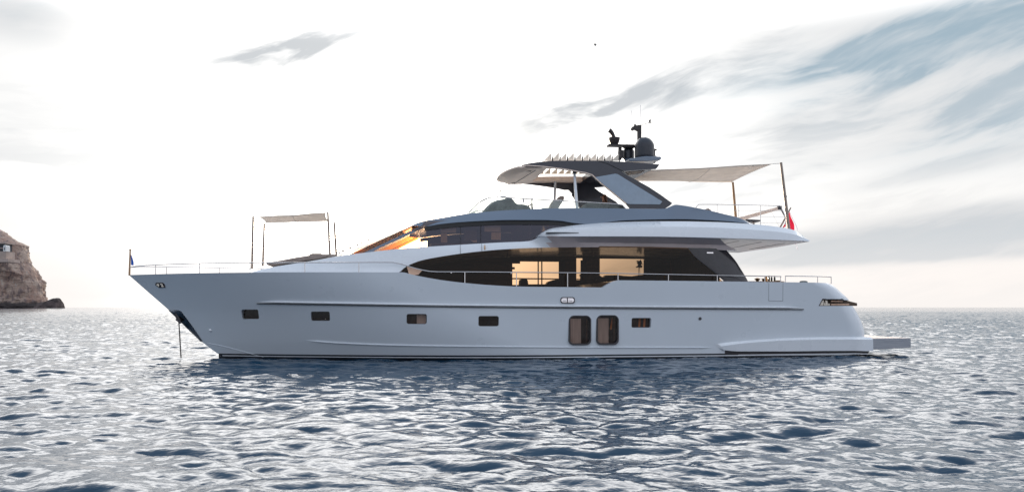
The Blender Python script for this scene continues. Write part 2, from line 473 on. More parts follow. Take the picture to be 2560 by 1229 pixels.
def build_sea():
    fine = np.arange(-37, 37.01, .085)
    side = np.arange(39, 321.01, 2.0)
    ang = np.radians(np.concatenate([fine, side]))          # full circle round the viewpoint
    rs = [2.5]
    while rs[-1] < 9000:
        r = rs[-1]
        rs.append(r + (.045 if r > 6.5 and r < 16 else (.2 if r <= 6.5 else (r*.0030 if r < 380 else r*(.006 if r < 1200 else .03)))))
    rr = np.array(rs)
    A, Rr = np.meshgrid(ang, rr)
    X = Rr*np.sin(A); Y = Rr*np.cos(A)
    f1 = wave_field(83.0, 1024, 1.7, WAVE[0], R(80), 6, 21, kcut=20)
    f2 = wave_field(17.3, 512, .5, WAVE[1], R(72), 3, 5, kcut=80)
    h1, dx1, dy1 = sample(f1, X + .21*Y, Y - .13*X)
    h2, dx2, dy2 = sample(f2, X*.94 + .34*Y, Y*.94 - .34*X)
    f0 = wave_field(211.0, 512, 6.5, WAVE[3], R(96), 3, 13, kcut=6)
    h0, dx0, dy0 = sample(f0, X*.99 + .1*Y, Y*.99 - .1*X)
    gust = .75 + .5*sample(wave_field(310.0, 256, 60, .5, R(20), 1, 9), X, Y)[0]
    gust = np.clip(gust, .35, 1.4)
    fade = np.exp(-(Rr/2500)**2)
    fd2 = np.exp(-(Rr/160)**2)
    Z = (h0 + h1*(.8 + .25*gust) + h2*gust*fd2)*fade
    X = X + (dx0 + dx1)*fade + dx2*fd2*gust
    Y = Y + (dy0 + dy1)*fade + dy2*fd2*gust
    nr, na = X.shape
    v = np.empty((nr*na + 1, 3), np.float32)
    v[:-1, 0] = X.ravel(); v[:-1, 1] = Y.ravel(); v[:-1, 2] = Z.ravel(); v[-1] = (0, 0, 0)
    i = np.arange(nr-1)[:, None]*na; j = np.arange(na)[None, :]; j2 = (j+1) % na
    q = np.stack([i + j, i + na + j, i + na + j2, i + j2], -1).reshape(-1, 4)   # wound so normals point up
    q = q[:, ::-1]
    j = np.arange(na); tri = np.stack([np.full(na, nr*na), (j+1) % na, j], -1)
    me = bpy.data.meshes.new('sea')
    me.vertices.add(len(v)); me.vertices.foreach_set('co', v.ravel())
    me.loops.add(q.size + tri.size); me.loops.foreach_set('vertex_index', np.concatenate([q.ravel(), tri.ravel()]).astype(np.int32))
    me.polygons.add(len(q) + len(tri))
    st = np.concatenate([np.arange(len(q))*4, q.size + np.arange(len(tri))*3]).astype(np.int32)
    me.polygons.foreach_set('loop_start', st)
    me.polygons.foreach_set('use_smooth', np.ones(len(st), bool))
    me.update(); me.validate()
    m = bpy.data.materials.new('sea_water'); m.use_nodes = True
    g = NG(m.node_tree); b = m.node_tree.nodes['Principled BSDF']
    b.inputs['Base Color'].default_value = (.003, .034, .070, 1)
    b.inputs['IOR'].default_value = 1.37
    b.inputs['Specular IOR Level'].default_value = .5
    co = g.n('ShaderNodeTexCoord').outputs['Object']
    dist = g.vm('LENGTH', g.vm('SUBTRACT', g.n('ShaderNodeNewGeometry').outputs['Position'], (0, 0, 0)))
    b.inputs['Roughness'].default_value = .045
    c1 = g.vm('MULTIPLY', co, (1.0, 1.7, 1.0))
    n = g.m('ADD', g.m('MULTIPLY', g.noise(c1, 3.1, 3, .55, .3), .7), g.m('MULTIPLY', g.noise(c1, 9.0, 3, .55, .2), .16))
    n = g.m('ADD', n, g.m('MULTIPLY', g.noise(c1, .55, 3, .5, .2), 1.4))
    bp = g.n('ShaderNodeBump'); bp.inputs['Strength'].default_value = 1.0; g.put(bp.inputs['Distance'], g.m('MULTIPLY', g.mapr(dist, 60, 600, 1.0, 4.0), WAVE[2]))
    g.put(bp.inputs['Height'], n)
    m.node_tree.links.new(bp.outputs[0], b.inputs['Normal'])
    me.materials.append(m)
    o = bpy.data.objects.new('sea', me); C.objects.link(o)
    tag(o, 'rippled dark blue sea mirroring the bright evening sky', 'sea', kind='structure')
WAVE = (.034, .0085, .020, .022)
build_sea()

# ------------------------------------------------------------------ hull form
_st = [P(x, y, 0.0) for x, y in [(322, 687), (372, 731), (425, 777), (452, 803), (478, 829), (505, 854), (530, 873), (560, 894)]][::-1]
STEM_Z = np.array([p[2] for p in _st]); STEM_S = np.array([p[0] for p in _st])
def s_stem(z):
    z = np.asarray(z, float)
    return np.where(z < STEM_Z[0], STEM_S[0] + (STEM_Z[0] - z)*1.6, np.interp(z, STEM_Z, STEM_S) + np.maximum(z - STEM_Z[-1], 0)*-1.0)
_se = [P(x, y, -2.95) for x, y in [(2060, 705), (2078, 707.5), (2092, 716), (2125, 745), (2147, 776), (2162, 803), (2171, 828), (2172, 843), (2166, 862), (2158, 890)]][::-1]
STERN_Z = np.array([p[2] for p in _se]); STERN_S = np.array([p[0] for p in _se])
def s_stern(z): return np.interp(z, STERN_Z, STERN_S)
def B(s, z):
    """half breadth of the hull"""
    z = np.asarray(z, float); s = np.asarray(s, float)
    f = np.clip(z/3.1, 0, 1.15)
    bm_ = 2.93 + .24*f
    Lz = 13.0 - 3.6*f**.8
    u = np.clip((s - s_stem(z))/Lz, 0, 1)
    e = 1.75 + .35*f
    b = bm_*(1 - (1 - u)**e)
    w = np.clip((s_stern(z) - s)/.9, 0, 1)
    b = b - .34*(1 - w)**2.4
    k = np.clip(1 + z/.75, 0, 1)
    return np.where(z < 0, b*np.sqrt(k), b)
def PH(px, py, inset=0.0):
    t = -2.0
    for _ in range(25):
        p = P(px, py, t); t = .5*t + .5*(-(float(B(p[0], p[2])) - inset))
    return P(px, py, t)
SHEER = [(322, 687), (420, 684), (500, 682), (625, 680.5), (800, 680), (985, 680), (1003, 680), (1040, 688), (1100, 699), (1160, 706.5), (1230, 712.5), (1290, 715.5),
         (1380, 716.8), (1506, 718), (1514, 713), (1531, 703), (1545, 700), (1700, 701.5), (1862, 703.5), (2040, 705.8), (2078, 707.5)]
_sh = []
for _x in sorted(set(list(np.linspace(324, 2076, 90)) + [p[0] for p in SHEER[6:]])):
    xs_ = [p[0] for p in SHEER]
    _sh.append(PH(_x, float(np.interp(_x, xs_, [p[1] for p in SHEER])) if _x > 1380 else float(pchip(xs_, [p[1] for p in SHEER], [_x])[0])))
_sh = np.array(_sh); _sh = _sh[np.argsort(_sh[:, 0])]
def zs(s): return np.interp(s, _sh[:, 0], _sh[:, 2])

def build_hull(yacht):
    nc = 260
    c = np.linspace(0, 1, nc); c = np.clip(c**1.25, 0, 1)
    # extra columns where the bulwark steps
    kn = [(_s - STEM_S[-1])/(s_stern(3.0) - STEM_S[-1]) for _s in _sh[:, 0]]
    c = np.array(sorted(set(np.round(list(c) + [k for k in kn if 0 < k < 1], 5))))
    rows = list(np.linspace(1, 0, 30)) + [-.15, -.4, -.75]
    LN = float(s_stern(3.0)) - STEM_S[-1]
    bm = bmesh.new(); port = []
    for v in rows:
        sN = STEM_S[-1] + c*LN
        z = np.full(len(c), 1.5)
        for _ in range(12):
            z = v*zs(sN) if v >= 0 else np.full(len(c), v)
            a = s_stem(z); b = s_stern(z); s0_ = STEM_S[-1] + c*LN
            wa_ = np.clip(1 - c*LN/9, 0, 1)**1.5; wb_ = np.clip(1 - (1 - c)*LN/3.5, 0, 1)**1.5
            sN = s0_ + (a - STEM_S[-1])*wa_ + (b - STEM_S[-1] - LN)*wb_
        bb = B(sN, z); bb[0] = 0
        if v == -.75: bb[:] = 0
        port.append(np.stack([sN, -bb, z], 1))
    loops = []
    for i in range(len(c)):
        p = [r[i] for r in port]
        s_ = [q*np.array((1, -1, 1)) for q in p[:-1]][::-1]
        loops.append([bm.verts.new(q) for q in p + s_])
    k = len(loops[0])
    for i in range(len(c)-1):
        for j in range(k):
            bm.faces.new((loops[i][j], loops[i+1][j], loops[i+1][(j+1) % k], loops[i][(j+1) % k]))
    bm.faces.new(loops[-1][::-1])
    bmesh.ops.remove_doubles(bm, verts=bm.verts, dist=2e-4)
    bmesh.ops.dissolve_degenerate(bm, dist=1e-4, edges=bm.edges)
    hull = link('hull', bmfin(bm), 'hull', yacht)
    return hull

def cut(o, outlines):
    """recesses: each outline is (boat points, plane t, depth to t)"""
    bm = bmesh.new()
    for pts, t0, t1 in outlines:
        for sg in (1,):
            a = [bm.verts.new((p[0], t0, p[2])) for p in pts]; b = [bm.verts.new((p[0], t1, p[2])) for p in pts]
            n = len(a); bm.faces.new(a); bm.faces.new(b[::-1])
            for i in range(n): bm.faces.new((a[i], b[i], b[(i+1) % n], a[(i+1) % n]))
    bmesh.ops.recalc_face_normals(bm, faces=bm.faces)
    me = bpy.data.meshes.new('cut'); bm.to_mesh(me); bm.free()
    co = bpy.data.objects.new('cut', me); C.objects.link(co); co.matrix_world = BM
    bpy.context.view_layer.update()
    md = o.modifiers.new('b', 'BOOLEAN'); md.operation = 'DIFFERENCE'; md.object = co; md.solver = 'EXACT'
    dg = bpy.context.evaluated_depsgraph_get(); dg.update()
    nm = bpy.data.meshes.new_from_object(o.evaluated_get(dg))
    o.modifiers.clear(); old = o.data; o.data = nm
    bpy.data.objects.remove(co); bpy.data.meshes.remove(me)
    nm.polygons.foreach_set('use_smooth', [True]*len(nm.polygons)); nm.set_sharp_from_angle(angle=R(28))

yacht = root('motor_yacht', (0, 0, 0), 'long white and grey three-deck motor yacht lying at anchor, bow to the left', 'yacht')
hull = build_hull(yacht)

# portholes: photo boxes x0,y0,x1,y1,r, recess depth
PORTS = [(603, 773, 648, 797, 4, .25), (777, 778, 825, 801.5, 4, .20), (1016.5, 784, 1067, 809.5, 5, .05),
         (1196, 789, 1247, 815, 5, .05), (1579, 794, 1628, 818.5, 4, .16)]
BIGS = [(1422, 788, 1477, 861, 12), (1491, 787, 1546, 860.5, 12)]
cuts = []; pinfo = []
for x0, y0, x1, y1, r, dep in PORTS:
    cc = PH((x0+x1)/2, (y0+y1)/2)
    ts = [PH(x, y)[1] for x in (x0, x1) for y in (y0, y1)]
    tp = max(ts) + dep                                   # pane plane, inboard
    ol = [P(x, y, cc[1]) for x, y in rrect(x0, y0, x1, y1, r)]
    cuts.append((ol, -4.2, tp)); pinfo.append((ol, tp, cc))
binfo = []
for x0, y0, x1, y1, r in BIGS:
    cc = PH((x0+x1)/2, (y0+y1)/2)
    ol = [P(x, y, cc[1]) for x, y in rrect(x0, y0, x1, y1, r, 7)]
    cuts.append((ol, -4.2, cc[1] + .10)); binfo.append((ol, cc[1], cc))
# slot of the stern fairlead, bow fairlead, mid fairlead
STERNF = [(2056, 747), (2108, 747), (2113, 749.5), (2130, 749.5), (2160, 757), (2160, 764), (2048, 764)]
c0 = PH(2075, 757)
cuts.append(([P(x, y, c0[1]) for x, y in STERNF], -4.2, -2.55))
cut(hull, cuts)

def ring(bm, ol, t0, t1, w):
    """flat ring of width w round outline points, from t0 to t1"""
    c = np.mean(ol, 0); o2 = []
    for p in ol:
        d = np.array(p) - c; d[1] = 0; L = np.hypot(d[0], d[2])
        sx = 1 - w/ (max(q[0] for q in ol) - c[0]); sz = 1 - w/(max(q[2] for q in ol) - c[2])
        o2.append(c + d*np.array((sx, 1, sz)))
    n = len(ol)
    V = [[bm.verts.new((p[0], t, p[2])) for p in l] for l, t in ((ol, t0), (o2, t0), (o2, t1), (ol, t1))]
    for i in range(n):
        j = (i+1) % n
        for a in range(4): bm.faces.new((V[a][i], V[a][j], V[(a+1) % 4][j], V[(a+1) % 4][i]))
    return o2
def scaled(ol, w):
    c = np.mean(ol, 0); hx = max(q[0] for q in ol) - c[0]; hz = max(q[2] for q in ol) - c[2]
    return [c + (np.array(p) - c)*np.array((1 - w/hx, 1, 1 - w/hz)) for p in ol]
def flat(bm, ol, t):
    bm.faces.new([bm.verts.new((p[0], t, p[2])) for p in ol])

for i, (ol, tp, cc) in enumerate(pinfo):
    bm = bmesh.new(); ring(bm, scaled(ol, .004), tp - .012, tp + .02, .018)
    ph = link('porthole', bmfin(bm), 'frame', hull)
    bm = bmesh.new(); flat(bm, scaled(ol, .012), tp - .004); link('backing_panel', bmfin(bm), 'brown', hull)
    x0, x1 = min(p[0] for p in ol), max(p[0] for p in ol); z0, z1 = min(p[2] for p in ol), max(p[2] for p in ol)
    if i == 2:
        bm = bmesh.new(); add_box(bm, ((x0+x1)/2 + (x1-x0)*.24, tp - .008, (z0+z1)/2), ((x1-x0)*.46, .003, (z1-z0)*.92))
        link('curtain', bmfin(bm), 'curtain', hull)
    if i == 4:
        for f in (.47, .72):
            bm = bmesh.new(); add_box(bm, (x0 + (x1-x0)*f, tp - .008, (z0+z1)/2), ((x1-x0)*.10, .003, (z1-z0)*.9), Matrix.Rotation(R(4), 3, 'Y'))
            link('curtain', bmfin(bm), 'amberwood', hull)
    if i == 1:
        bm = bmesh.new(); add_lathe(bm, (x0 + (x1-x0)*.72, tp - .01, z0 + (z1-z0)*.2), [(.0, -.02), (.022, 0), (0, .02)], 10)
        link('cabin_light', bmfin(bm), 'cream', hull)
    bm = bmesh.new(); flat(bm, scaled(ol, .016), tp - .014); link('pane', bmfin(bm), 'port_glass', hull)
for i, (ol, tf, cc) in enumerate(binfo):
    bm = bmesh.new()
    # moulded rubber frame with a rounded section
    for a, b, w in ((0.0, .02, .0), ):
        pass
    ring(bm, scaled(ol, -.012), tf - .035, tf + .06, .055)
    fr = link('stateroom_window', bmfin(bm), 'frame', hull, bevel=.012)
    o2 = scaled(ol, .035)
    bm = bmesh.new(); flat(bm, o2, tf + .085); link('backing_panel', bmfin(bm), 'brown', hull)
    x0, x1 = min(p[0] for p in o2), max(p[0] for p in o2); z0, z1 = min(p[2] for p in o2), max(p[2] for p in o2); w = x1-x0; h = z1-z0
    bm = bmesh.new()
    add_box(bm, (x0 + w*.32, tf + .075, z0 + h*.47), (w*.52, .004, h*.90)); link('curtain', bmfin(bm), 'curtain', hull)
    bm = bmesh.new(); add_box(bm, (x0 + w*.86, tf + .075, z0 + h*.5), (w*.07, .004, h*.8)); link('curtain', bmfin(bm), 'interior', hull)
    if i == 1:
        bm = bmesh.new(); cx = x0 + w*.70
        v = [bm.verts.new((cx + a*w, tf + .068, z0 + b*h)) for a, b in ((-.06, .55), (-.045, .50), (.03, .50), (.05, .56), (.07, .8), (.06, .97))]
        bm.faces.new(v); link('cabin_lamp', bmfin(bm, recalc=False), 'amberwood', hull)
    bm = bmesh.new(); flat(bm, scaled(ol, .03), tf + .03); link('pane', bmfin(bm), 'port_glass', hull)

# rubbing strake, lower spray rail, bow chine
def hull_line(pts, n, out=0.0):
    xs = np.linspace(pts[0][0], pts[-1][0], n); ys = pchip([p[0] for p in pts], [p[1] for p in pts], xs)
    L = [PH(a, b) for a, b in zip(xs, ys)]
    return np.array(L)
def rail_body(name, pts, hgt, out, mat, n=90, under=0.0, parent=None):
    L = hull_line(pts, n); k = np.linspace(0, 1, n); tap = np.clip(np.minimum(k, 1-k)/.035, .04, 1)
    a = L.copy(); a[:, 2] += hgt*.5*tap; a[:, 1] = [-float(B(p[0], p[2])) + .01 for p in a]
    b = a.copy(); b[:, 2] -= hgt*.30*tap; b[:, 1] -= (out + .01)*tap
    c = a.copy(); c[:, 2] -= hgt*.62*tap; c[:, 1] -= (out + .01)*tap
    d = a.copy(); d[:, 2] -= hgt*1.0*tap; d[:, 1] = [-float(B(p[0], p[2])) + .01 for p in d]
    return strip(name, [a, b, c, d], mat, parent or hull, smooth=25, both=True), L
RUB = [(642, 754), (900, 758.5), (1200, 763), (1500, 765.5), (1800, 767.5), (2008, 768.5)]
rail_body('rubbing_strake', RUB, .085, .06, 'white')
L = hull_line([(x, y + 3.3) for x, y in RUB], 90)
a = L.copy(); a[:, 1] -= .045; b = a.copy(); b[:, 2] -= .032; c = b.copy(); c[:, 1] += .06; d = a.copy(); d[:, 1] += .06
strip('black_strake_insert', [a, b, c, d], 'black', hull, both=True)
SPR = [(758, 850), (850, 857), (1000, 862.5), (1200, 865.5), (1500, 868), (1790, 868.5)]
rail_body('spray_rail', SPR, .075, .035, 'hull')
CH = [(514, 856), (545, 862), (590, 873), (630, 884), (664, 893)]
rail_body('spray_rail', CH, .03, .010, 'hull', n=30)
# dark boot stripe and light line just above the water
def zline(s0, s1, z, n=120, out=.006):
    s = np.linspace(s0, s1, n); return np.array([(q, -(float(B(q, z)) + out), z) for q in s])
def boot(name, z0, z1, out, mat, s0=None, s1=None):
    s0 = s0 if s0 is not None else float(s_stem(z1)) + .05; s1 = s1 if s1 is not None else float(s_stern(z0)) - .02
    zz_ = np.linspace(z1, z0, 8 if z0 < 0 else 2)
    fr = [zline(s0, s1, z, out=out) for z in zz_]; bk = [zline(s0, s1, z, out=-.04) for z in (z0, z1)]
    strip(name, fr + bk, mat, hull, both=True)
boot('boot_stripe', -.30, .20, .014, 'antifoul')
boot('white_stripe', .10, .135, .020, 'white')

# stern side wing (sponson) and swim platform
def build_stern():
    top = [(1787, 860), (1800, 857.5), (1880, 849.5), (1958, 845), (2060, 842), (2168, 841.5)]
    fold = [(1795, 866), (1830, 860), (1890, 854), (1958, 850), (2060, 847.5), (2168, 847)]
    low = [(1796, 868), (1812, 875), (1850, 877), (1958, 877), (2060, 876), (2168, 875.5)]
    n = 60
    def ln(pts, out):
        q = hull_line(pts, n); k = np.clip(np.linspace(0, 1, n)/.10, .0, 1)**.5
        q[:, 1] = np.minimum(q[:, 1], -2.9)
        q[:, 1] -= out*k; return q
    a = ln(top, 0.01); b = ln(fold, .15); c = ln(low, .13); d = ln(low, -.25)
    d[:, 2] += .01; e = ln(top, -.25)
    strip('stern_wing', [a, b, c, d, e], 'white', yacht, smooth=30, both=True)
    # dark strip stands in for the shaded recess under the wing
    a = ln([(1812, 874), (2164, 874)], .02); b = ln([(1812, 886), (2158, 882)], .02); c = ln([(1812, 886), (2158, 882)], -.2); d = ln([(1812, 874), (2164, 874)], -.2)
    strip('wing_shade_strip', [a, b, c, d], 'frame', yacht, both=True)
    a = ln([(1840, 885.5), (2158, 881.5)], .04); b = ln([(1840, 887.5), (2158, 883.5)], .04); c = ln([(1840, 887.5), (2158, 883.5)], -.1); d = ln([(1840, 885.5), (2158, 881.5)], -.1)
    strip('white_stripe', [a, b, c, d], 'white', yacht, both=True)
    # platform
    p0 = P(2162, 846, -3.02); p1 = P(2277, 846.5, -2.9); z1 = p0[2] + .0; z0a = P(2161, 875, -3.02)[2]; z0b = P(2274, 868, -2.9)[2]
    bm = bmesh.new()
    outl = []
    s0, s1 = p0[0] - .3, p1[0]
    pr = [(s0, -3.02), (s0 + .3, -3.02), (s1 - .02, -2.93), (s1, -2.88), (s1 + .12, -1.2), (s1 + .14, 0), (s1 + .12, 1.2), (s1, 2.88), (s1 - .02, 2.93), (s0 + .3, 3.02), (s0, 3.02)]
    tv = [bm.verts.new((s, t, z1)) for s, t in pr]
    bv = [bm.verts.new((s, t, z0a + (z0b - z0a)*min(1, max(0, (s - s0 - .3)/(s1 - s0 - .3))))) for s, t in pr]
    bm.faces.new(tv); bm.faces.new(bv[::-1])
    for i in range(len(pr)):
        j = (i+1) % len(pr); bm.faces.new((tv[i], bv[i], bv[j], tv[j]))
    pl = link('swim_platform', bmfin(bm), 'bleached', yacht, bevel=.012)
    bm = bmesh.new(); add_box(bm, ((s0+s1)/2 + .17, 0, z1 + .006), (s1 - s0 - .3, 5.5, .012)); link('teak_deck', bmfin(bm), 'peach', pl)
build_stern()

# fairleads
def fairlead_mid():
    ol = [PH(x, y, 0) for x, y in rrect(1401, 742, 1437, 758, 6)]
    t = np.mean([p[1] for p in ol])
    bm = bmesh.new(); ring(bm, ol, t - .03, t + .02, .035); f = link('fairlead', bmfin(bm), 'frame', yacht, bevel=.008)
    bm = bmesh.new(); flat(bm, scaled(ol, .02), t - .008); link('plate', bmfin(bm), 'chrome', f)
    x0, x1 = min(p[0] for p in ol), max(p[0] for p in ol); z0, z1 = min(p[2] for p in ol), max(p[2] for p in ol)
    bm = bmesh.new(); add_box(bm, ((x0+x1)/2 - .01, t - .02, (z0+z1)/2), (.028, .03, z1 - z0 - .05))
    add_box(bm, ((x0+x1)/2, t - .018, z0 + .065), (x1 - x0 - .1, .02, .012)); link('roller', bmfin(bm), 'frame', f)
    for dx in (-.12, .11): 
        bm = bmesh.new(); add_tube(bm, [(((x0+x1)/2 + dx - .05), t - .03, z0 + .10), (((x0+x1)/2 + dx + .05), t - .03, z0 + .10)], .012)
        link('cleat', bmfin(bm), 'steel', f)
fairlead_mid()
def fairlead_bow():
    # parallelogram shaped chrome opening following the flare
    cxy = [(390, 706), (407, 706), (412, 711), (414, 719), (397, 719), (388, 712)]
    ol = [PH(x, y, 0) for x, y in cxy]
    def sc(k, out):
        c = np.mean(ol, 0); return [c + (p - c)*k + np.array((0, -out, 0)) for p in ol]
    bm = bmesh.new()
    V = [[bm.verts.new(p) for p in l] for l in (sc(1.0, .02), sc(.78, .035), sc(.72, -.02), sc(1.0, -.03))]
    n = len(ol)
    for i in range(n):
        for a in range(4): bm.faces.new((V[a][i], V[a][(i+1) % n], V[(a+1) % 4][(i+1) % n], V[(a+1) % 4][i]))
    f = link('fairlead', bmfin(bm), 'frame', yacht)
    bm = bmesh.new(); bm.faces.new([bm.verts.new(p) for p in sc(.80, .012)]); link('plate', bmfin(bm), 'frame', f)
    c = np.mean([PH(x, y, 0) for x, y in cxy], 0)
    for x, y, w, h in ((395, 711.5, .10, .07), (396.5, 713.5, .05, .09), (405.5, 712, .05, .15), (403, 710, .07, .045), (408, 715.5, .07, .04)):
        bm = bmesh.new(); p = PH(x, y, -.03); add_box(bm, p, (w, .03, h), Matrix.Rotation(R(-18), 3, 'Z'))
        link('roller', bmfin(bm), 'cream', f, bevel=.01)
fairlead_bow()
def fairlead_stern():
    bm = bmesh.new(); t = PH(2075, 757)[1]
    ol = [P(x, y, c0[1]) for x, y in STERNF]
    for k in range(len(ol)):
        a = ol[k].copy(); b = ol[(k+1) % len(ol)].copy()
        a[1] = -float(B(a[0], a[2])); b[1] = -float(B(b[0], b[2]))
        if a[0] < s_stern(a[2]) - .1 and b[0] < s_stern(b[2]) - .1: add_tube(bm, [a, b], .016)
    f = link('fairlead', bmfin(bm), 'frame', yacht)
    bm = bmesh.new(); l2 = [P(x, y, c0[1]) for x, y in STERNF]; flat(bm, l2, -2.62); link('pocket', bmfin(bm), 'interior', f)
    bm = bmesh.new()
    def q(x, y): p = PH(x, y); return np.array((p[0], p[1] + .06, p[2]))
    for tri in ([(2052, 762.5), (2058, 750), (2062, 750), (2060, 762.5)], [(2062, 762.5), (2063.5, 754), (2066, 762.5)], [(2066, 762.5), (2066, 750), (2070.5, 751), (2071.5, 762.5)], [(2073, 762.5), (2073, 758), (2076, 758.5), (2076.5, 762.5)]):
        add_plate(bm, [q(x, y) for x, y in tri], .03)
    link('roller', bmfin(bm), 'cream', f)
    for yy, xe_, rr_ in ((760.5, 2128, .03), (752.5, 2112, .025)):
        bm = bmesh.new(); a = q(2080, yy); b = q(xe_, yy); add_tube(bm, [a, b + np.array((0, .12, 0))], rr_); link('horizontal_roller', bmfin(bm), 'copper_reflect', f)
fairlead_stern()
# service hatch groove, exhaust hole, bow thruster light
bm = bmesh.new()
for (xa, ya), (xb, yb) in (((1922, 707), (1921.5, 751.5)), ((1957.5, 707), (1957, 752)), ((1921.5, 751.5), (1957, 752))):
    add_tube(bm, [PH(xa, ya, .0), PH(xb, yb, .0)], .006, 6)
link('hatch_seam', bmfin(bm), 'frame', hull)
p = PH(1750, 796); bm = bmesh.new(); add_tube(bm, [p + np.array((0, .05, 0)), p + np.array((0, -.012, 0))], .062, 20)
add_tube(bm, [p + np.array((0, .05, 0)), p + np.array((0, -.02, 0))], .04, 20); link('exhaust_port', bmfin(bm), 'frame', hull)
p = PH(526, 825); bm = bmesh.new(); add_lathe(bm, p, [(0, -.05), (.05, -.03), (.06, 0), (.05, .04), (0, .06)], 14); link('running_light', bmfin(bm), 'white', hull, smooth=60)

# anchor pocket and chain
def anchor():
    outl = [(425, 775), (445, 774), (451, 777), (470, 800), (488, 824), (505, 850), (497, 846), (478, 828), (453, 803), (446, 800), (440, 791)]
    bm = bmesh.new()
    for sg in (1,):
        edge = [PH(x, y, -.012) for x, y in [(429, 775), (446, 774.5), (453, 778), (472, 803), (490, 828), (507, 853)]]
        st = [np.array((float(s_stem(z)) - .03, 0.0, z)) for z in np.linspace(edge[0][2], edge[-1][2], 6)]
        for s2 in (1, -1):
            A_ = [bm.verts.new(e*np.array((1, s2, 1))) for e in edge]; B_ = [bm.verts.new(e) for e in st]
            Mi = [bm.verts.new((e*np.array((1, s2, 1)) + f)*.5 + np.array((-.045, s2*-.05, 0))) for e, f in zip(edge, st)]
            for i in range(5):
                bm.faces.new((A_[i], A_[i+1], Mi[i+1], Mi[i])); bm.faces.new((Mi[i], Mi[i+1], B_[i+1], B_[i]))
    pk = link('anchor_pocket', bmfin(bm), 'darksteel', yacht, smooth=40)
    bm = bmesh.new()
    a = P(440, 783, -.10); b = P(450, 804, -.12); add_tube(bm, [a, b], .09, 10, .06); add_tube(bm, [P(441, 797, -.2), P(452, 806, -.25)], .05, 8)
    link('anchor_roller', bmfin(bm), 'frame', pk, smooth=50)
anchor()
ch0 = P(447, 801, -.15); ch1 = P(452.5, 893, -.15)
cr = root('anchor_chain', ch1, 'thin taut anchor chain hanging from the bow into the water', 'chain')
bm = bmesh.new(); n = 40
for i in range(n):
    c = ch0 + (ch1 - ch0)*(i + .5)/n
    r = .034
    tr = []
    for k in range(9):
        a = 2*math.pi*k/8; off = (math.cos(a)*r*.55, 0, math.sin(a)*r*1.05) if i % 2 else (0, math.cos(a)*r*.55, math.sin(a)*r*1.05)
        tr.append(c + np.array(off))
    add_tube(bm, tr, .010, 5)
link('chain_links', bmfin(bm, merge=0), 'mast', cr, smooth=60)
# ------------------------------------------------------------------ superstructure
def tband(px):
    return -min(2.98, max(.3, float(np.interp(px, [600, 640, 700, 800, 900, 1000, 1100], [1.45, 1.75, 2.1, 2.5, 2.75, 2.9, 2.98]))))
def off(c, t=None, dz=0.0, ds=0.0, scale=None):
    d = c.copy(); d[:, 2] += dz; d[:, 0] += ds
    if t is not None: d[:, 1] = t
    if scale is not None: d[:, 1] *= scale
    return d
# coachroof and the white band over the saloon glass; aft of the wing it turns into the concave soffit
N = 150
TOPB = [(625, 680), (660, 671.5), (700, 664), (760, 655), (800, 648.5), (850, 639.5), (927, 629.5), (1015, 620.5), (1152, 611.5), (1250, 606), (1327, 602),
        (1340, 597), (1356, 590), (1420, 590), (1560, 590.5), (1700, 592), (1797, 594)]
LOWB = [(625, 683), (700, 683), (800, 683), (985, 683), (1001, 678), (1012, 668), (1025, 661), (1052, 651), (1115, 639), (1190, 629), (1265, 622.5), (1340, 619), (1474, 617.5), (1630, 619.5),
        (1720, 622), (1843, 626)]
xt = np.linspace(625, 1797, N); xl = np.linspace(625, 1843, N)
def t_top(px): return tband(px) + .12 if px < 1320 else -(2.86 + .42*min(1, max(0, (px-1320)/60)))
def t_low(px): return tband(px) - .02 if px < 1340 else -(3.0 - .22*min(1, (px - 1340)/260))
ct = curve(TOPB, t_top, xs=xt); cl = curve(LOWB, t_low, xs=xl)
k = np.clip((xt - 625)/200, 0, 1)
c0_ = off(ct, t=0.0); c0_[:, 2] += .06*k
c1_ = off(ct); c1_[:, 1] *= .93; c1_[:, 2] += .02*k
cm = (ct*.45 + cl*.55); cm[:, 1] += np.where(xt > 1380, .20*np.clip((xt-1380)/120, 0, 1), -.025)
band = shell('coachroof', [c0_, c1_, ct, cm, cl], 'white', yacht, smooth=30)
# underside shading put into the colour of the faces under the overhang
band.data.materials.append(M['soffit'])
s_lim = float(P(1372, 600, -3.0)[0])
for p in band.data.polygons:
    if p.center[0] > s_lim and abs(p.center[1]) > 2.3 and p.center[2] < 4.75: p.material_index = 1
# door seams and warm side marker in the white band
def seam(name, pts, r, mat, parent):
    bm = bmesh.new(); add_tube(bm, pts, r, 6); return link(name, bmfin(bm), mat, parent)
for x, ya, yb in ((1150.5, 612, 634), (1204, 609, 627)):
    seam('door_seam', [P(x, ya, -2.965), P(x + .6, yb, -3.02)], .007, 'frame', band)
bm = bmesh.new()
for y in (613.5, 617.5, 621.5):
    add_box(bm, P(1212, y, -2.995), (.05, .03, .035))
link('side_marker', bmfin(bm), 'amber', band)

# saloon side glass
def pane(name, pts, t, mat, parent, thick=None):
    bm = bmesh.new(); f = bm.faces.new([bm.verts.new(P(x, y, t)) for x, y in pts]); bmesh.ops.triangulate(bm, faces=[f])
    return link(name, bmfin(bm, recalc=False), mat, parent)
up = [(x, y - 3) for x, y in LOWB if x >= 1001]
xs_ = [p[0] for p in SHEER]
lo = [(x, float(pchip(xs_, [p[1] for p in SHEER], [x])[0]) + 6) for x in np.linspace(1001, 1800, 30)]
pane('saloon_window', [(998, 679)] + [q for q in up if q[0] < 1750] + [(1725, 619)] + [(1812, 708)] + lo[::-1], -2.87, 'salon_glass', yacht)
# thin mullions
for x in (1268, 1480):
    seam('window_mullion', [P(x, 622, -2.85), P(x, 716, -2.85)], .012, 'brown', yacht)
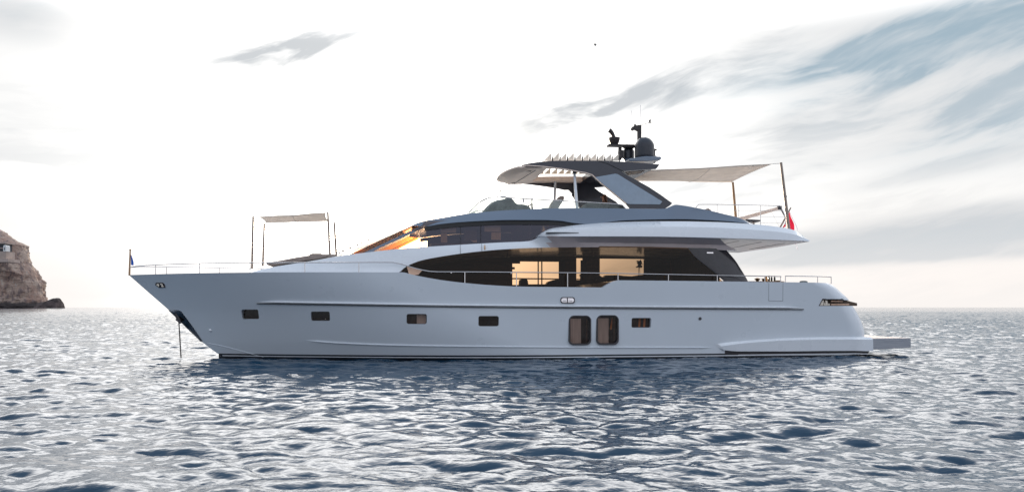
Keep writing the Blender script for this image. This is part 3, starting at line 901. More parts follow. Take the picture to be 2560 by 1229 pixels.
# smoked wing panel at the after end, curved inward
wn = 24
outer = curve([(1813, 622), (1826, 636), (1840, 653), (1852, 672), (1862, 688), (1872, 706)], -2.62, wn)
inner = curve([(1719, 619), (1736, 640), (1765, 664), (1795, 688), (1815, 706)], -2.90, wn)
mid = (outer + inner)/2; mid[:, 1] = -2.93
q1 = inner*.25 + mid*.75
A_ = [inner, mid, outer]
B_ = [off(outer, dz=0), off(mid), off(inner)]
for b in B_: b[:, 1] += .06
strip('smoked_wing_panel', A_ + B_, 'wing_glass', yacht, smooth=50, both=True)
p = P(1775, 631.5, -2.955); bm = bmesh.new(); add_box(bm, p, (.26, .02, .05)); link('wing_light', bmfin(bm), 'chrome', yacht)

# saloon interior: starboard wall with window openings, bulkheads
def wall(name, outline, holes, t, thick, mat, parent):
    """flat wall on plane t cut to a boat-frame outline, with rectangular openings given in photo pixels"""
    from mathutils.geometry import tessellate_polygon
    rings = [[Vector((p[0], t, p[2])) for p in outline]]
    for h in holes:
        u = P(h[0], h[1], t); v = P(h[2], h[3], t)
        rings.append([Vector((u[0], t, v[2])), Vector((v[0], t, v[2])), Vector((v[0], t, u[2])), Vector((u[0], t, u[2]))])
    flat2 = [[Vector((p.x, p.z, 0)) for p in r] for r in rings]
    tris = tessellate_polygon(flat2)
    vs = [p for r in rings for p in r]; bm = bmesh.new()
    A = [bm.verts.new(p) for p in vs]; Bv = [bm.verts.new(p + Vector((0, thick, 0))) for p in vs]
    for i, j, k in tris: bm.faces.new((A[i], A[j], A[k])); bm.faces.new((Bv[k], Bv[j], Bv[i]))
    o = 0
    for r in rings:
        n = len(r)
        for i in range(n): bm.faces.new((A[o+i], A[o+(i+1) % n], Bv[o+(i+1) % n], Bv[o+i]))
        o += n
    return link(name, bmfin(bm), mat, parent)
TF = 2.72
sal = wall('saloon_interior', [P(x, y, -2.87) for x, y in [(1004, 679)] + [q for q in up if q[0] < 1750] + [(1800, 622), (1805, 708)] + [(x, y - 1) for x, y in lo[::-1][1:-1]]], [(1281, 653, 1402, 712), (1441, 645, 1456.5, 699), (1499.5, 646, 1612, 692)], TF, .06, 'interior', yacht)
bm = bmesh.new()
s_a = P(1796, 660, -2.6)[0]
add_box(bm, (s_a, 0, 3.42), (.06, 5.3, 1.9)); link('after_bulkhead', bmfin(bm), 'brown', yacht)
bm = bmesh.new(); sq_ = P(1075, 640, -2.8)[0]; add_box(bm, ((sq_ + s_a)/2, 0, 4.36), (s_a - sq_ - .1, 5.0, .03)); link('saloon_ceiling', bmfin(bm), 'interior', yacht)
# window posts, curtains and shelf seen against the far openings
bm = bmesh.new()
for x, w in ((1345.5, .05), (1354.5, .05)): 
    a = P(x, 653, TF - .3); b = P(x, 712, TF - .3); add_box(bm, (a[0], TF - .3, (a[2]+b[2])/2), (w, .05, a[2]-b[2]))
link('window_post', bmfin(bm), 'brown', yacht)
for x in (1405, 1459.5, 1617):
    a = P(x, 650, TF - .15); b = P(x, 712, TF - .15); bm = bmesh.new()
    for q in range(5): add_tube(bm, [(a[0] - .12 + q*.055, TF - .15, a[2]), (a[0] - .12 + q*.055, TF - .15, b[2])], .032, 7)
    link('curtain', bmfin(bm), 'frame', yacht, smooth=60)
bm = bmesh.new()
a = P(1281, 653, TF - .1); 
add_box(bm, P(1289, 655.5, TF - .1), (.40, .05, .11)); add_box(bm, P(1283.5, 670, TF - .1), (.12, .05, .10)); add_box(bm, P(1340, 697.3, TF - .1), (2.2, .04, .025))
link('bookshelf', bmfin(bm), 'interior', yacht)

# ---- wheelhouse
WG = [(922, 632), (927, 626), (945, 618), (1058, 562), (1062, 553), (1200, 546), (1400, 544), (1475, 552), (1475, 562), (1400, 590), (1340, 606), (1152, 614), (1015, 623)]
pane('wheelhouse_window', WG, -2.52, 'wheel_glass', yacht)
for x, ya, yb in ((1151, 552, 612), (1202, 552, 610)):
    seam('window_mullion', [P(x, ya, -2.535), P(x, yb, -2.535)], .010, 'black', yacht)
wh = wall('wheelhouse_interior', [P(x, y, -2.52) for x, y in [(1083, 617), (1083, 568), (1150, 560), (1300, 556), (1400, 557), (1420, 570), (1400, 588), (1340, 603), (1152, 613), (1015, 622)]], [(1077.5, 594, 1080.5, 611)], 2.45, .05, 'brown', yacht)
bm = bmesh.new(); s0 = P(1300, 600, 0)[0]; add_box(bm, (s0, 0, 4.9), (.05, 4.7, .8)); link('wheelhouse_bulkhead', bmfin(bm), 'brown', yacht)
# roller blinds and panels close behind the near glass
def blindset(x0, x1, ya, yb, yc, xm0, xm1, yd):
    bm = bmesh.new(); t = -2.36
    a = P(x0, ya, t); b = P(x1, yb, t); add_box(bm, ((a[0]+b[0])/2, t, (a[2]+b[2])/2), (b[0]-a[0], .01, a[2]-b[2]))
    o = link('roller_blind', bmfin(bm), 'blind', yacht)
    bm = bmesh.new(); a = P(xm0, yb + 1.5, t + .03); b = P(xm1, yd, t + .03); add_box(bm, ((a[0]+b[0])/2, t + .03, (a[2]+b[2])/2), (b[0]-a[0], .01, a[2]-b[2]))
    link('bright_panel', bmfin(bm), 'curtain', o)
blindset(1101, 1140, 568, 581, 0, 1102, 1118, 606)
blindset(1211, 1251.5, 561, 579, 0, 1228, 1252, 599)
bm = bmesh.new(); a = P(1161, 575, -2.3); b = P(1192, 602, -2.3); add_box(bm, ((a[0]+b[0])/2, -2.3, (a[2]+b[2])/2), (b[0]-a[0], .01, a[2]-b[2])); link('door_panel', bmfin(bm), 'frame', yacht)
bm = bmesh.new()
add_plate(bm, [P(x, y, -2.33) for x, y in ((1175, 599.5), (1183, 601.5), (1192, 599.5), (1192, 605), (1184, 605))], .02); link('pale_plate', bmfin(bm), 'cream', yacht)  # small cream plate behind the door glass

# pillar and windscreen
n = 20
def ln2(a, b, ta, tb, n=n): return curve([a, b], [ta, tb], n)
pa = ln2((908, 632), (1050, 565.5), -2.62, -2.50); pb = ln2((930, 629.5), (1063, 567), -2.62, -2.50)
pa2 = off(pa); pa2[:, 1] += .10; pb2 = off(pb); pb2[:, 1] += .10
wp_ = strip('windscreen_pillar', [pa, pb, pb2, pa2], 'fly', yacht, both=True); wp_[0].data.materials[0] = M['glow_tint']  # starboard pillar made see-through amber for the added glow
wa = ln2((872, 636.5), (1033, 562), -2.45, -2.30); wb = ln2((916, 632), (1058, 563.5), -2.56, -2.46)
wa2 = off(wa); wa2[:, 1] += .05; wb2 = off(wb); wb2[:, 1] += .05
sws = strip('windscreen_side', [wa, wb, wb2, wa2], 'frame', yacht, both=True); [q_.data.materials.__setitem__(0, M['glow_tint']) for q_ in sws]; sws[1].data.materials[0] = M['brown_film']
# front glass, bulging forward of the side frames
rows = []
for f in np.linspace(-1, 1, 13):
    t = 2.40*f; bul = .75*(1 - f*f)
    l = wa.copy(); l[:, 1] = t*(np.abs(wa[:, 1])/2.45); l[:, 0] -= bul*np.linspace(1, .5, n); l[:, 2] += np.linspace(0, .05, n)*(1 - f*f)
    rows.append(l)
bm = bmesh.new(); V = [[bm.verts.new(p) for p in r] for r in rows]
for i in range(12):
    for j in range(n-1): bm.faces.new((V[i][j], V[i][j+1], V[i+1][j+1], V[i+1][j]))
wsc = link('windscreen', bmfin(bm), 'clear_glass', yacht, smooth=60)
bm = bmesh.new(); add_tube(bm, rows[11][::3], .022, 6); link('windscreen_mullion', bmfin(bm), 'frame', wsc)
bm = bmesh.new(); add_tube(bm, rows[6][::3], .016, 6); link('windscreen_mullion', bmfin(bm), 'frame', wsc)
for i, f in enumerate(np.linspace(.12, .8, 9)):
    bm = bmesh.new(); j = int(f*(n-1)); q = rows[4][j] + np.array((-.06, 0, .06)); add_box(bm, q, (.10, .05, .05)); link('screen_bracket', bmfin(bm), 'frame', wsc)

# ---- grey-blue flybridge coaming (also the wheelhouse roof)
ET = [(1030, 562), (1045, 556), (1062, 551.5), (1100, 545), (1170, 533.8), (1256, 526), (1360, 521.5), (1438, 520), (1563, 521), (1640, 522), (1662, 521.5), (1676, 516), (1690, 511.5), (1700, 512.5), (1765, 524), (1809, 534.5), (1853, 546), (1878, 558.5)]
EB = [(1030, 564), (1048, 565), (1062, 565.5), (1100, 560), (1152, 555), (1215, 551.5), (1277, 549.5), (1350, 549.5), (1395, 551), (1436, 557), (1470, 560), (1560, 550.5), (1640, 548), (1706, 547.5), (1765, 549.5), (1824, 553), (1860, 557), (1880, 560)]
N2 = 170; xe = np.linspace(1030, 1878, N2); xe2 = np.linspace(1030, 1880, N2)
ce = curve(ET, lambda x: -float(np.interp(x, [1030, 1100, 1250, 1450, 1878], [2.30, 2.36, 2.40, 2.50, 2.62])), xs=xe)
cb = curve(EB, lambda x: -float(np.interp(x, [1030, 1100, 1250, 1450, 1600, 1878], [2.42, 2.62, 2.72, 2.74, 2.78, 2.78])), xs=xe2)
cm1 = ce*.6 + cb*.4; cm1[:, 1] -= .015
cin = off(ce); cin[:, 1] += .10; cin[:, 2] -= 0.0
# inside of the coaming drops to the flybridge deck
dk = off(ce); dk[:, 1] += .16; fz = np.interp(xe, [1030, 1180, 1260, 1878], [0, .25, .42, .42]); dk[:, 2] -= np.minimum(fz, np.maximum(ce[:, 2] - cb[:, 2] - .02, .0)*.8)
dk0 = off(dk, t=0.0)
fly = shell('flybridge_coaming', [dk0, dk, cin, ce, cm1, cb], 'fly', yacht, smooth=30)
fly.data.materials.append(M['white'])
for p in fly.data.polygons:
    if p.normal[2] > .8 and abs(p.center[1]) < 2.3 and p.center[0] > P(1200, 530, -2.3)[0]: p.material_index = 1
# dark strip stands in for the recess shade under the coaming
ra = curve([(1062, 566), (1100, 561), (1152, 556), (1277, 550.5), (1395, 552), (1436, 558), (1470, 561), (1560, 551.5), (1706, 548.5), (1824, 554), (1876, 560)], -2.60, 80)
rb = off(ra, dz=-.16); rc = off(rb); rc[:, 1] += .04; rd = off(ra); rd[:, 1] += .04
strip('recess_shade_strip', [ra, rb, rc, rd], 'black', yacht, both=True)
bm = bmesh.new()
L1 = curve([(1060, 567), (1152, 556), (1277, 550), (1395, 551.5), (1420, 554), (1450, 562)], -2.535, 40); L2 = curve([(1060, 570), (1152, 561), (1253, 558.5), (1365, 560), (1410, 564), (1450, 566)], -2.535, 40)
L3 = off(L2); L3[:, 1] += .02; L4 = off(L1); L4[:, 1] += .02
strip('glass_black_border', [L1, L2, L3, L4], 'black', yacht)

# ---- white wing over the side deck and cockpit roof
FT = [(1350, 586), (1356, 581), (1364, 576.5), (1376, 571.5), (1400, 567.5), (1460, 560.5), (1560, 554.5), (1640, 553), (1700, 553), (1780, 554.5), (1830, 556.5), (1876, 559.5), (1920, 563.5), (1962, 569.5), (1985, 575), (1999, 583), (2012, 593), (2023, 601.5)]
FM = [(1348, 588), (1360, 585), (1400, 583), (1460, 581), (1560, 578), (1640, 577.5), (1700, 578), (1780, 580), (1830, 582.5), (1900, 587), (1960, 592), (2000, 598), (2023, 602)]
FB = [(1346, 590), (1370, 590.5), (1400, 590.5), (1460, 590.5), (1560, 590.5), (1640, 591), (1700, 592), (1797, 594.5), (1900, 597.5), (1980, 600.5), (2023, 602.6)]
N3 = 170; xf = 1350 + (2023-1350)*np.linspace(0, 1, N3)
cft = curve(FT, lambda x: -float(np.interp(x, [1350, 1400, 1560, 2023], [3.02, 2.96, 2.90, 3.0])), xs=xf)
cfm = curve(FM, lambda x: -float(np.interp(x, [1348, 1400, 1500, 2023], [3.12, 3.28, 3.33, 3.28])), xs=1348 + (2023-1348)*np.linspace(0, 1, N3))
cfb = curve(FB, lambda x: -float(np.interp(x, [1346, 1400, 1500, 2023], [3.10, 3.30, 3.36, 3.30])), xs=1346 + (2023-1346)*np.linspace(0, 1, N3))
cfq = cft*.42 + cfm*.58; cfq[:, 1] = cft[:, 1]*.2 + cfm[:, 1]*.8 - .03
cfl = off(cfb); cfl[:, 1] += .05; cfl[:, 2] -= .015
cfi = off(cfb); cfi[:, 1] += .5; cfi[:, 2] += .0
# fold the stern edge into a gentle curve: centre reaches a little further aft
bul = np.clip((xf - 1850)/170, 0, 1)**2*.22
cf0 = off(cft, t=0.0); cf0[:, 0] += bul; cf0[:, 2] -= .02
cfb0 = off(cfi, t=0.0); cfb0[:, 0] += bul
wing = shell('cockpit_roof', [cf0, cft, cfq, cfm, cfb, cfl, cfi, cfb0], 'white', yacht, smooth=35)
wing.data.materials.append(M['ceiling'])
for p in wing.data.polygons:
    if p.normal[2] < -.85 and p.center[0] > P(1790, 600, -3)[0] - .3: p.material_index = 1
for a, b in (((1847, 604), (1797, 613)), ((1903, 605), (1821, 622)), ((1962, 606.5), (1873.5, 621.6))):
    z = float(cfb[-25][2]) 
    A1 = PZ(*a, z - .01); B1 = PZ(*b, z - .01)
    zc = lambda s: float(np.interp(s, cfi[:, 0], cfi[:, 2])) - .006
    bm = bmesh.new(); d = (B1 - A1); d /= np.linalg.norm(d); nrm = np.array((-d[1], d[0], 0))*.022
    A1[2] = zc(A1[0]); B1[2] = zc(B1[0])
    vs = [bm.verts.new(p) for p in (A1 - nrm, B1 - nrm, B1 + nrm, A1 + nrm)]; vs2 = [bm.verts.new(p + np.array((0, 0, .02))) for p in (A1 - nrm, B1 - nrm, B1 + nrm, A1 + nrm)]
    bm.faces.new(vs); bm.faces.new(vs2)
    for i in range(4): bm.faces.new((vs[i], vs[(i+1) % 4], vs2[(i+1) % 4], vs2[i]))
    link('ceiling_seam', bmfin(bm), 'black', wing)
# inner lining panel of the cockpit roof
a = curve([(1366, 580.5), (1375, 580), (1400, 580), (1447, 581)], -3.30, 12); b = curve([(1366, 582.5), (1375, 582.2), (1400, 582), (1447, 582)], -3.33, 12)
c = off(b); c[:, 1] += .2; d = off(a); d[:, 1] += .2; strip('air_intake', [a, b, c, d], 'black', wing)

# ---- hardtop
TB = 2.12
HT = [(1303, 412.5), (1318, 409), (1334, 406.5), (1355, 404), (1376, 402.3), (1430, 401.5), (1490, 401.5), (1545, 403.5), (1595, 406.5), (1649, 411)]
HB = [(1308, 413.8), (1335, 415), (1360, 417.2), (1412, 423.8), (1464, 433), (1480, 438), (1486, 443)]
outl = [(x, float(pchip([p[0] for p in HT], [p[1] for p in HT], [x])[0])) for x in np.linspace(1303, 1649, 40)]
outl += [(1641, 422), (1595, 425.2), (1554, 428.2), (1569, 438.5), (1595, 452), (1621, 466.5), (1650, 485.5), (1680.5, 507.5), (1675, 513.5), (1662, 522), (1576, 521), (1566, 509), (1530, 480), (1503, 458.5)]
outl += [(x, float(pchip([p[0] for p in HB], [p[1] for p in HB], [x])[0])) for x in np.linspace(1486, 1308, 24)]
ht = root('hardtop_frame', None); ht.name = 'hardtop_frame'
bpy.data.objects.remove(ht)
blade = plate('hardtop_arch', outl, -TB - .10, .12, 'dark', yacht, bevel=.02)
win_ol = [(1487, 443), (1538, 434), (1545, 435.5), (1656, 503.5), (1650, 511), (1571, 510), (1568, 508.5)]
w_ = plate('arch_window', win_ol, -TB - .125, .03, 'arch_glass', blade, bevel=.006)
ed = [P(x, y, -TB - .11) for x, y in [(1308, 413.8), (1335, 414.6), (1360, 416.6), (1412, 423), (1464, 432.2), (1480, 437), (1486.5, 443), (1503, 458.5), (1530, 480), (1566, 509)]]
tube('edge_trim', ed, .022, 'peach', blade)
sm = [P(x, y, -TB - .108) for x, y in [(1497, 402), (1520, 409.5), (1554, 426), (1570, 436)]]
tube('panel_joint', sm, .012, 'black', blade)
# starboard side: mirrored blade with its own, further forward leg
outr = [tuple(q) for q in outl]
pts = [P(x, y, -TB - .10)*np.array((1, -1, 1)) for x, y in outl[:41] if x > 0]
far_leg = [P(x, y, TB) for x, y in [(1489, 471.5), (1497, 478), (1540, 504), (1560, 524), (1452, 524), (1443, 508), (1432, 490), (1428, 488), (1431, 484), (1422, 474.5)]]
lowr = [P(x, y, -TB - .10)*np.array((1, -1, 1)) for x, y in outl[-24:]]
allp = pts[:-1] + [P(1641, 422, -TB - .1)*np.array((1, -1, 1)), P(1554, 428.2, -TB - .1)*np.array((1, -1, 1))] + [p for p in far_leg] + [q for q in lowr if q[0] < far_leg[-1][0] - .1]
for q in allp: q[1] = TB - .02
bm = bmesh.new(); add_plate(bm, allp, .12); link('hardtop_arch', bmfin(bm), 'dark', yacht, bevel=.02)
# roof slab: rounded nose, two side beams, after slab
zt = lambda s: float(np.interp(s, [P(x, y, -TB)[0] for x, y in HT], [P(x, y, -TB)[2] for x, y in HT]))
sN, sA, sC, sE = P(1308, 413, -TB)[0], P(1372, 402, -TB)[0], P(1512, 402, -TB)[0], P(1646, 411, -TB)[0]
def roof_piece(bm, fr, back, t0, t1, nt, thick, zb=None, nn=14):
    cols = []
    for t in np.linspace(t0, t1, nt):
        col = []
        for f in np.linspace(0, 1, nn):
            s = fr(t) + (back(t) - fr(t))*f; edge = min(1, ((s - fr(t))/.5 + .03))
            zc = zt(max(s, sN)) - .02 - (1 - edge**.5)*.10 if fr is nose else zt(s) - .015
            if fr is nose and s < sN: zc = zt(sN) - .02 - .12*((sN - s)/.85)**1.3
            zb_ = zc - thick*(.25 + .75*edge if fr is nose else 1)
            col.append((bm.verts.new((s, t, zc)), bm.verts.new((s, t, zb_))))
        cols.append(col)
    for i in range(nt-1):
        for j in range(nn-1):
            a, b, c, d = cols[i][j], cols[i][j+1], cols[i+1][j+1], cols[i+1][j]
            bm.faces.new((a[0], b[0], c[0], d[0])); bm.faces.new((a[1], d[1], c[1], b[1]))
    for i in range(nt-1):
        for j in (0, nn-1):
            a, d = cols[i][j], cols[i+1][j]; bm.faces.new((a[0], a[1], d[1], d[0]))
    for j in range(nn-1):
        for i in (0, nt-1):
            a, b = cols[i][j], cols[i][j+1]; bm.faces.new((a[0], a[1], b[1], b[0]))
nose = lambda t: sN + .25 - .95*math.sqrt(max(0, 1 - (abs(t)/(TB + .02))**2.2))
bm = bmesh.new(); roof_piece(bm, nose, lambda t: sA, -TB + .02, TB - .02, 25, .20); top = link('hardtop_roof', bmfin(bm), 'peach', yacht, smooth=40)
for sg in (-1, 1):
    bm = bmesh.new(); t0, t1 = sorted((sg*(TB - .03), sg*(TB - .52))); roof_piece(bm, lambda t: sA, lambda t: sC, t0, t1, 2, .20)
    link('side_beam', bmfin(bm), 'peach', top)
bm = bmesh.new(); roof_piece(bm, lambda t: sC, lambda t: sE - .25, -TB + .03, TB - .03, 5, .2); link('after_panel', bmfin(bm), 'dark', top)
# lining details under the nose
zc = zt(sA) - .24
bm = bmesh.new()
a = np.array((sA - .42, -1.55, zt(sA-.42) - .222)); b = np.array((sA - .80, 1.55, zt(sA-.8) - .222)); add_tube(bm, [a, b], .016, 6)
for s_, t_ in ((sA - .75, -1.6), (sA - .95, 1.1)): add_box(bm, (s_, t_, zt(s_) - .222), (.30, .05, .02))
link('lining_seam', bmfin(bm), 'frame', top)

# ten open louvre slats
zb_ = 0
for i in range(10):
    xb = 1359.5 + 18.6*i; yt = 380.5 + .55*i
    a = P(xb, 402.5, -1.58); b = P(xb + 19.2, yt, -1.58); c = P(xb + 18.6, 402.5, -1.58)
    bm = bmesh.new()
    # tilted blade with triangular end cheeks
    d = b - a; nr = np.array((-d[2], 0, d[0])); nr = nr/np.linalg.norm(nr)*.03
    for t0, t1, q in ((-1.58, 1.58, (a, b, b + nr*np.array((-.4, 0, -.4)), a - nr)), ):
        v0 = [bm.verts.new((p[0], t0, p[2])) for p in q]; v1 = [bm.verts.new((p[0], t1, p[2])) for p in q]
        bm.faces.new(v0); bm.faces.new(v1[::-1])
        for k_ in range(4): bm.faces.new((v0[k_], v1[k_], v1[(k_+1) % 4], v0[(k_+1) % 4]))
    for t0 in (-1.62, 1.58):
        v0 = [bm.verts.new((p[0], t0, p[2])) for p in (a, b, c)]; v1 = [bm.verts.new((p[0], t0 + .035, p[2])) for p in (a, b, c)]
        bm.faces.new(v0); bm.faces.new(v1[::-1])
        for k_ in range(3): bm.faces.new((v0[k_], v1[k_], v1[(k_+1) % 3], v0[(k_+1) % 3]))
    sl_ = link('louvre_slat', bmfin(bm, merge=0), 'cream', top)
    bm = bmesh.new(); add_tube(bm, [c + np.array((.03, -.05, -.05)), c + np.array((.05, -.05, .17))], .026, 6); link('actuator', bmfin(bm), 'black', sl_)
# hardtop support poles
bm = bmesh.new(); A1, B1 = P(1436, 434, -1.9), P(1442.5, 522, -2.25)
add_tube(bm, [A1, B1], .055, 10, .065); link('support_pole', bmfin(bm), 'white', yacht, smooth=60)
tube('pole_head', [A1 + np.array((0, 0, .02)), A1 + np.array((.02, 0, .28))], .08, 'brown', yacht)
tube('support_pole', [P(1388.5, 446, 1.7), P(1386, 512, 2.1)], .058, 'steel', yacht, 10)

# ---- radar mast on the after end of the roof
zr = zt(P(1610, 407, 0)[0])
mast = None
bm = bmesh.new()
dc = P(1611, 400, -.35); r = .405; zb0 = P(1611, 401.5, -.35)[2]; ztop = P(1611, 343, -.35)[2]; Hh = ztop - zb0
pl = [P(x, y, 0.0) for x, y in [(1558, 406), (1580, 402), (1600, 399.5), (1634, 400.5), (1638, 404), (1634, 409), (1600, 412), (1560, 412)]]
for q in pl: q[1] = -.85
add_plate(bm, pl, 1.7); mast = link('radar_mast', bmfin(bm), 'fly', yacht, bevel=.03)
prof = [(.0, 0), (r*.72, 0), (r*.80, .05), (r*.97, .12), (r, .2)] + [(r, Hh*.58)] + [(r*math.cos(a), Hh*.58 + Hh*.42*math.sin(a)) for a in np.linspace(.12, 1.55, 12)]
bm = bmesh.new(); add_lathe(bm, (dc[0], dc[1], zb0), prof, 32); link('satellite_dome', bmfin(bm), 'dome', mast, smooth=45)
d2 = P(1571, 395, .5); zb2 = P(1571, 396, .5)[2]; r2 = .245; h2 = P(1571, 369, .5)[2] - zb2
bm = bmesh.new(); add_lathe(bm, (d2[0], d2[1], zb2), [(0, 0), (r2, 0), (r2, h2*.6)] + [(r2*math.cos(a), h2*.6 + h2*.4*math.sin(a)) for a in np.linspace(.2, 1.5, 8)], 24)
link('satellite_dome', bmfin(bm), 'dome', mast, smooth=45)
bm = bmesh.new(); add_lathe(bm, (d2[0], d2[1], P(1571, 404, .5)[2]), [(0, 0), (.16, 0), (.22, .12), (0, .13)], 16); link('dome_base', bmfin(bm), 'fly', mast, smooth=45)
tm = 0.15
bm = bmesh.new(); add_box(bm, (P(1597, 370, tm)[0] + .02, tm, (P(1597, 313, tm)[2] + P(1597, 405, tm)[2])/2), (.16, .16, P(1597, 313, tm)[2] - P(1597, 405, tm)[2]))
link('mast_post', bmfin(bm), 'mast', mast, bevel=.02)
bm = bmesh.new()
a = [P(x, y, tm - .1) for x, y in [(1580, 318), (1584, 316), (1586, 313), (1601, 313), (1601, 325), (1594, 326), (1589, 323), (1583, 325), (1580, 323)]]
add_plate(bm, a, .2); add_lathe(bm, P(1587.5, 314.5, tm), [(0, 0), (.04, 0), (.045, .04), (.03, .07), (0, .08)], 10); link('mast_head', bmfin(bm), 'mast', mast, bevel=.01)
bm = bmesh.new(); a = P(1519, 363.5, .3); b = P(1585, 366, .3)
add_box(bm, (a + b)/2, (b[0]-a[0], .42, .065)); add_box(bm, (P(1573, 366.5, .3)), (.42, .36, .13)); add_tube(bm, [P(1550, 369, .3), P(1549, 400, .3)], .075, 10)
add_box(bm, P(1551.5, 386, .3), (.16, .3, .32))
link('instrument_arm', bmfin(bm), 'mast', mast, bevel=.015)
bm = bmesh.new(); cc = P(1536, 361.5, .3); zt1 = P(1536, 344.5, .3)[2] - cc[2]
add_lathe(bm, cc, [(0, 0), (.15, 0), (.20, zt1*.35), (.225, zt1*.7), (.235, zt1), (.0, zt1)], 18); sb = link('searchlight', bmfin(bm), 'mast', mast, smooth=50)
bm = bmesh.new(); add_tube(bm, [P(1535.5, 346, .3), P(1531, 334, .3), P(1526.5, 328, .3), P(1522.5, 325.5, .3)], .075, 10, .10); link('camera_head', bmfin(bm), 'mast', sb, smooth=60)
for pts_, rr_ in (([P(1578.3, 277, .5), P(1580, 310, .5), P(1583.5, 368, .5)], .010), ([P(1601.2, 263, .2), P(1601.8, 316, .2)], .012)):
    tube('whip_antenna', pts_, rr_, 'antenna' if 'antenna' in M else 'steel', mast, 6)
bm = bmesh.new(); add_tube(bm, [P(1601, 314, .1), P(1612, 310, .1), P(1627, 306.5, .1)], .011, 6); add_tube(bm, [P(1620, 307.5, .1), P(1629, 307, .1)], .014, 6)
q = P(1624.5, 303, .1); add_lathe(bm, q + np.array((0, 0, -.06)), [(0, 0), (.035, .02), (.05, .06), (.03, .11), (0, .13)], 8); add_tube(bm, [q, q + np.array((.05, 0, .09))], .03, 6, .01)
link('wind_vane', bmfin(bm), 'mast', mast)
bm = bmesh.new(); add_tube(bm, [P(1636, 374.5, -.3), P(1642, 374, -.3)], .05, 8, .02); add_box(bm, P(1636, 390, -.3), (.05, .08, .6))
add_tube(bm, [P(1637, 391.5, -.3), P(1641, 391, -.3)], .03, 8)
link('horn', bmfin(bm), 'mast', mast)

# ---- flybridge side rail and screen
rl = curve([(1172, 531), (1190, 512), (1210, 498.5), (1224, 494), (1245, 493), (1300, 496), (1400, 501.5), (1480, 506), (1540, 510), (1556, 512.5), (1564, 521)], lambda x: -float(np.interp(x, [1172, 1225, 1400, 1564], [1.9, 2.15, 2.32, 2.36])), 50)
for sg in (1, -1):
    rr_ = rl*np.array((1, sg, 1))
    grl = tube('flybridge_rail', rr_, .022, 'steel', yacht)
    bm = bmesh.new(); lowe = rr_.copy(); lowe[:, 2] = np.interp(rr_[:, 0], ce[:, 0], ce[:, 2]) - .03
    Va = [bm.verts.new(p) for p in rr_[:-2]]; Vb = [bm.verts.new(p) for p in lowe[:-2]]
    for i in range(len(Va)-1): bm.faces.new((Va[i], Va[i+1], Vb[i+1], Vb[i]))
    link('glass_screen', bmfin(bm, recalc=False), 'clear_glass', grl)
# curved front screen between both rails
bm = bmesh.new(); Ls = []
for f in np.linspace(-1, 1, 15):
    lower = P(1166, 534, -1.9); upper = P(1224, 494.5, -2.1); sc_ = (1 - f*f)*.25
    Ls.append([bm.verts.new((p[0] - sc_*(1 if h == 0 else .75), p[1]*-f, p[2] - (0 if h == 0 else -.02*(1-f*f)))) for h, p in enumerate((lower, upper))])
for i in range(14): bm.faces.new((Ls[i][0], Ls[i+1][0], Ls[i+1][1], Ls[i][1]))
fs = [v[1].co.copy() for v in Ls]
scr = link('front_screen', bmfin(bm), 'clear_glass', yacht, smooth=60); tube('screen_rim', fs, .016, 'steel', scr)
for x in (1308, 1329):
    q = P(x, 500, -2.25)
tube('rail_bracket', [P(1308.5, 497, -2.26), P(1309, 506, -2.24)], .03, 'steel', yacht)

# ---- guard rails round the main deck
RT = [(325, 668), (345, 664.5), (389, 661.8), (430, 660), (499, 658), (625, 656.3), (762, 655.8), (897, 655.3), (978, 655), (990, 656.5), (1040, 671), (1074, 678), (1085, 679), (1160, 679.3), (1300, 680.3), (1480, 682), (1700, 686), (1800, 688), (1953, 690.5)]
def rail_t(px):
    q = PH(max(px, 326), float(np.interp(max(px, 326), xs_, [p[1] for p in SHEER])), .06); return q[1]
def railset(pts, posts, both=True, n=90, r=.02):
    c = curve(pts, rail_t, n)
    for sg in ((1, -1) if both else (1,)):
        g_ = tube('guard_rail', c*np.array((1, sg, 1)), r, 'steel', yacht)
        for x in posts:
            y = float(np.interp(x, [p[0] for p in pts], [p[1] for p in pts])); a = P(x, y, rail_t(x)); b = a.copy()
            b[2] = float(zs(a[0])) - .02
            a[1] *= sg; b[1] *= sg
            tube('stanchion', [a, b], r*.9, 'steel', g_)
        if len(pts) > 12:
            for x in (1128, 1278):
                y = float(np.interp(x, [p[0] for p in pts], [p[1] for p in pts])); a = P(x, y + 1.5, rail_t(x)); a[1] *= sg
                bm = bmesh.new(); add_lathe(bm, a - np.array((0, 0, .04)), [(0, 0), (.03, .015), (.03, .04), (0, .05)], 8); link('rail_light', bmfin(bm), 'steel', g_)
railset(RT, [389, 499, 625, 762, 897, 1162, 1291, 1419, 1545, 1671, 1793, 1912, 1951.5])
railset([(1963, 689.5), (1975, 689.5), (2044, 690.5), (2078, 692)], [1963.5, 2044, 2078], n=12)
# folded fairlead basket by the window tip
bm = bmesh.new(); a = [P(x, y, -2.95) for x, y in [(1017, 666), (1055, 676), (1046, 686), (1038, 687), (1037, 691), (1028, 691), (1027, 687), (1022, 684)]]
add_plate(bm, a, .05); link('folded_fairlead', bmfin(bm), 'copper_reflect', yacht, bevel=.01)

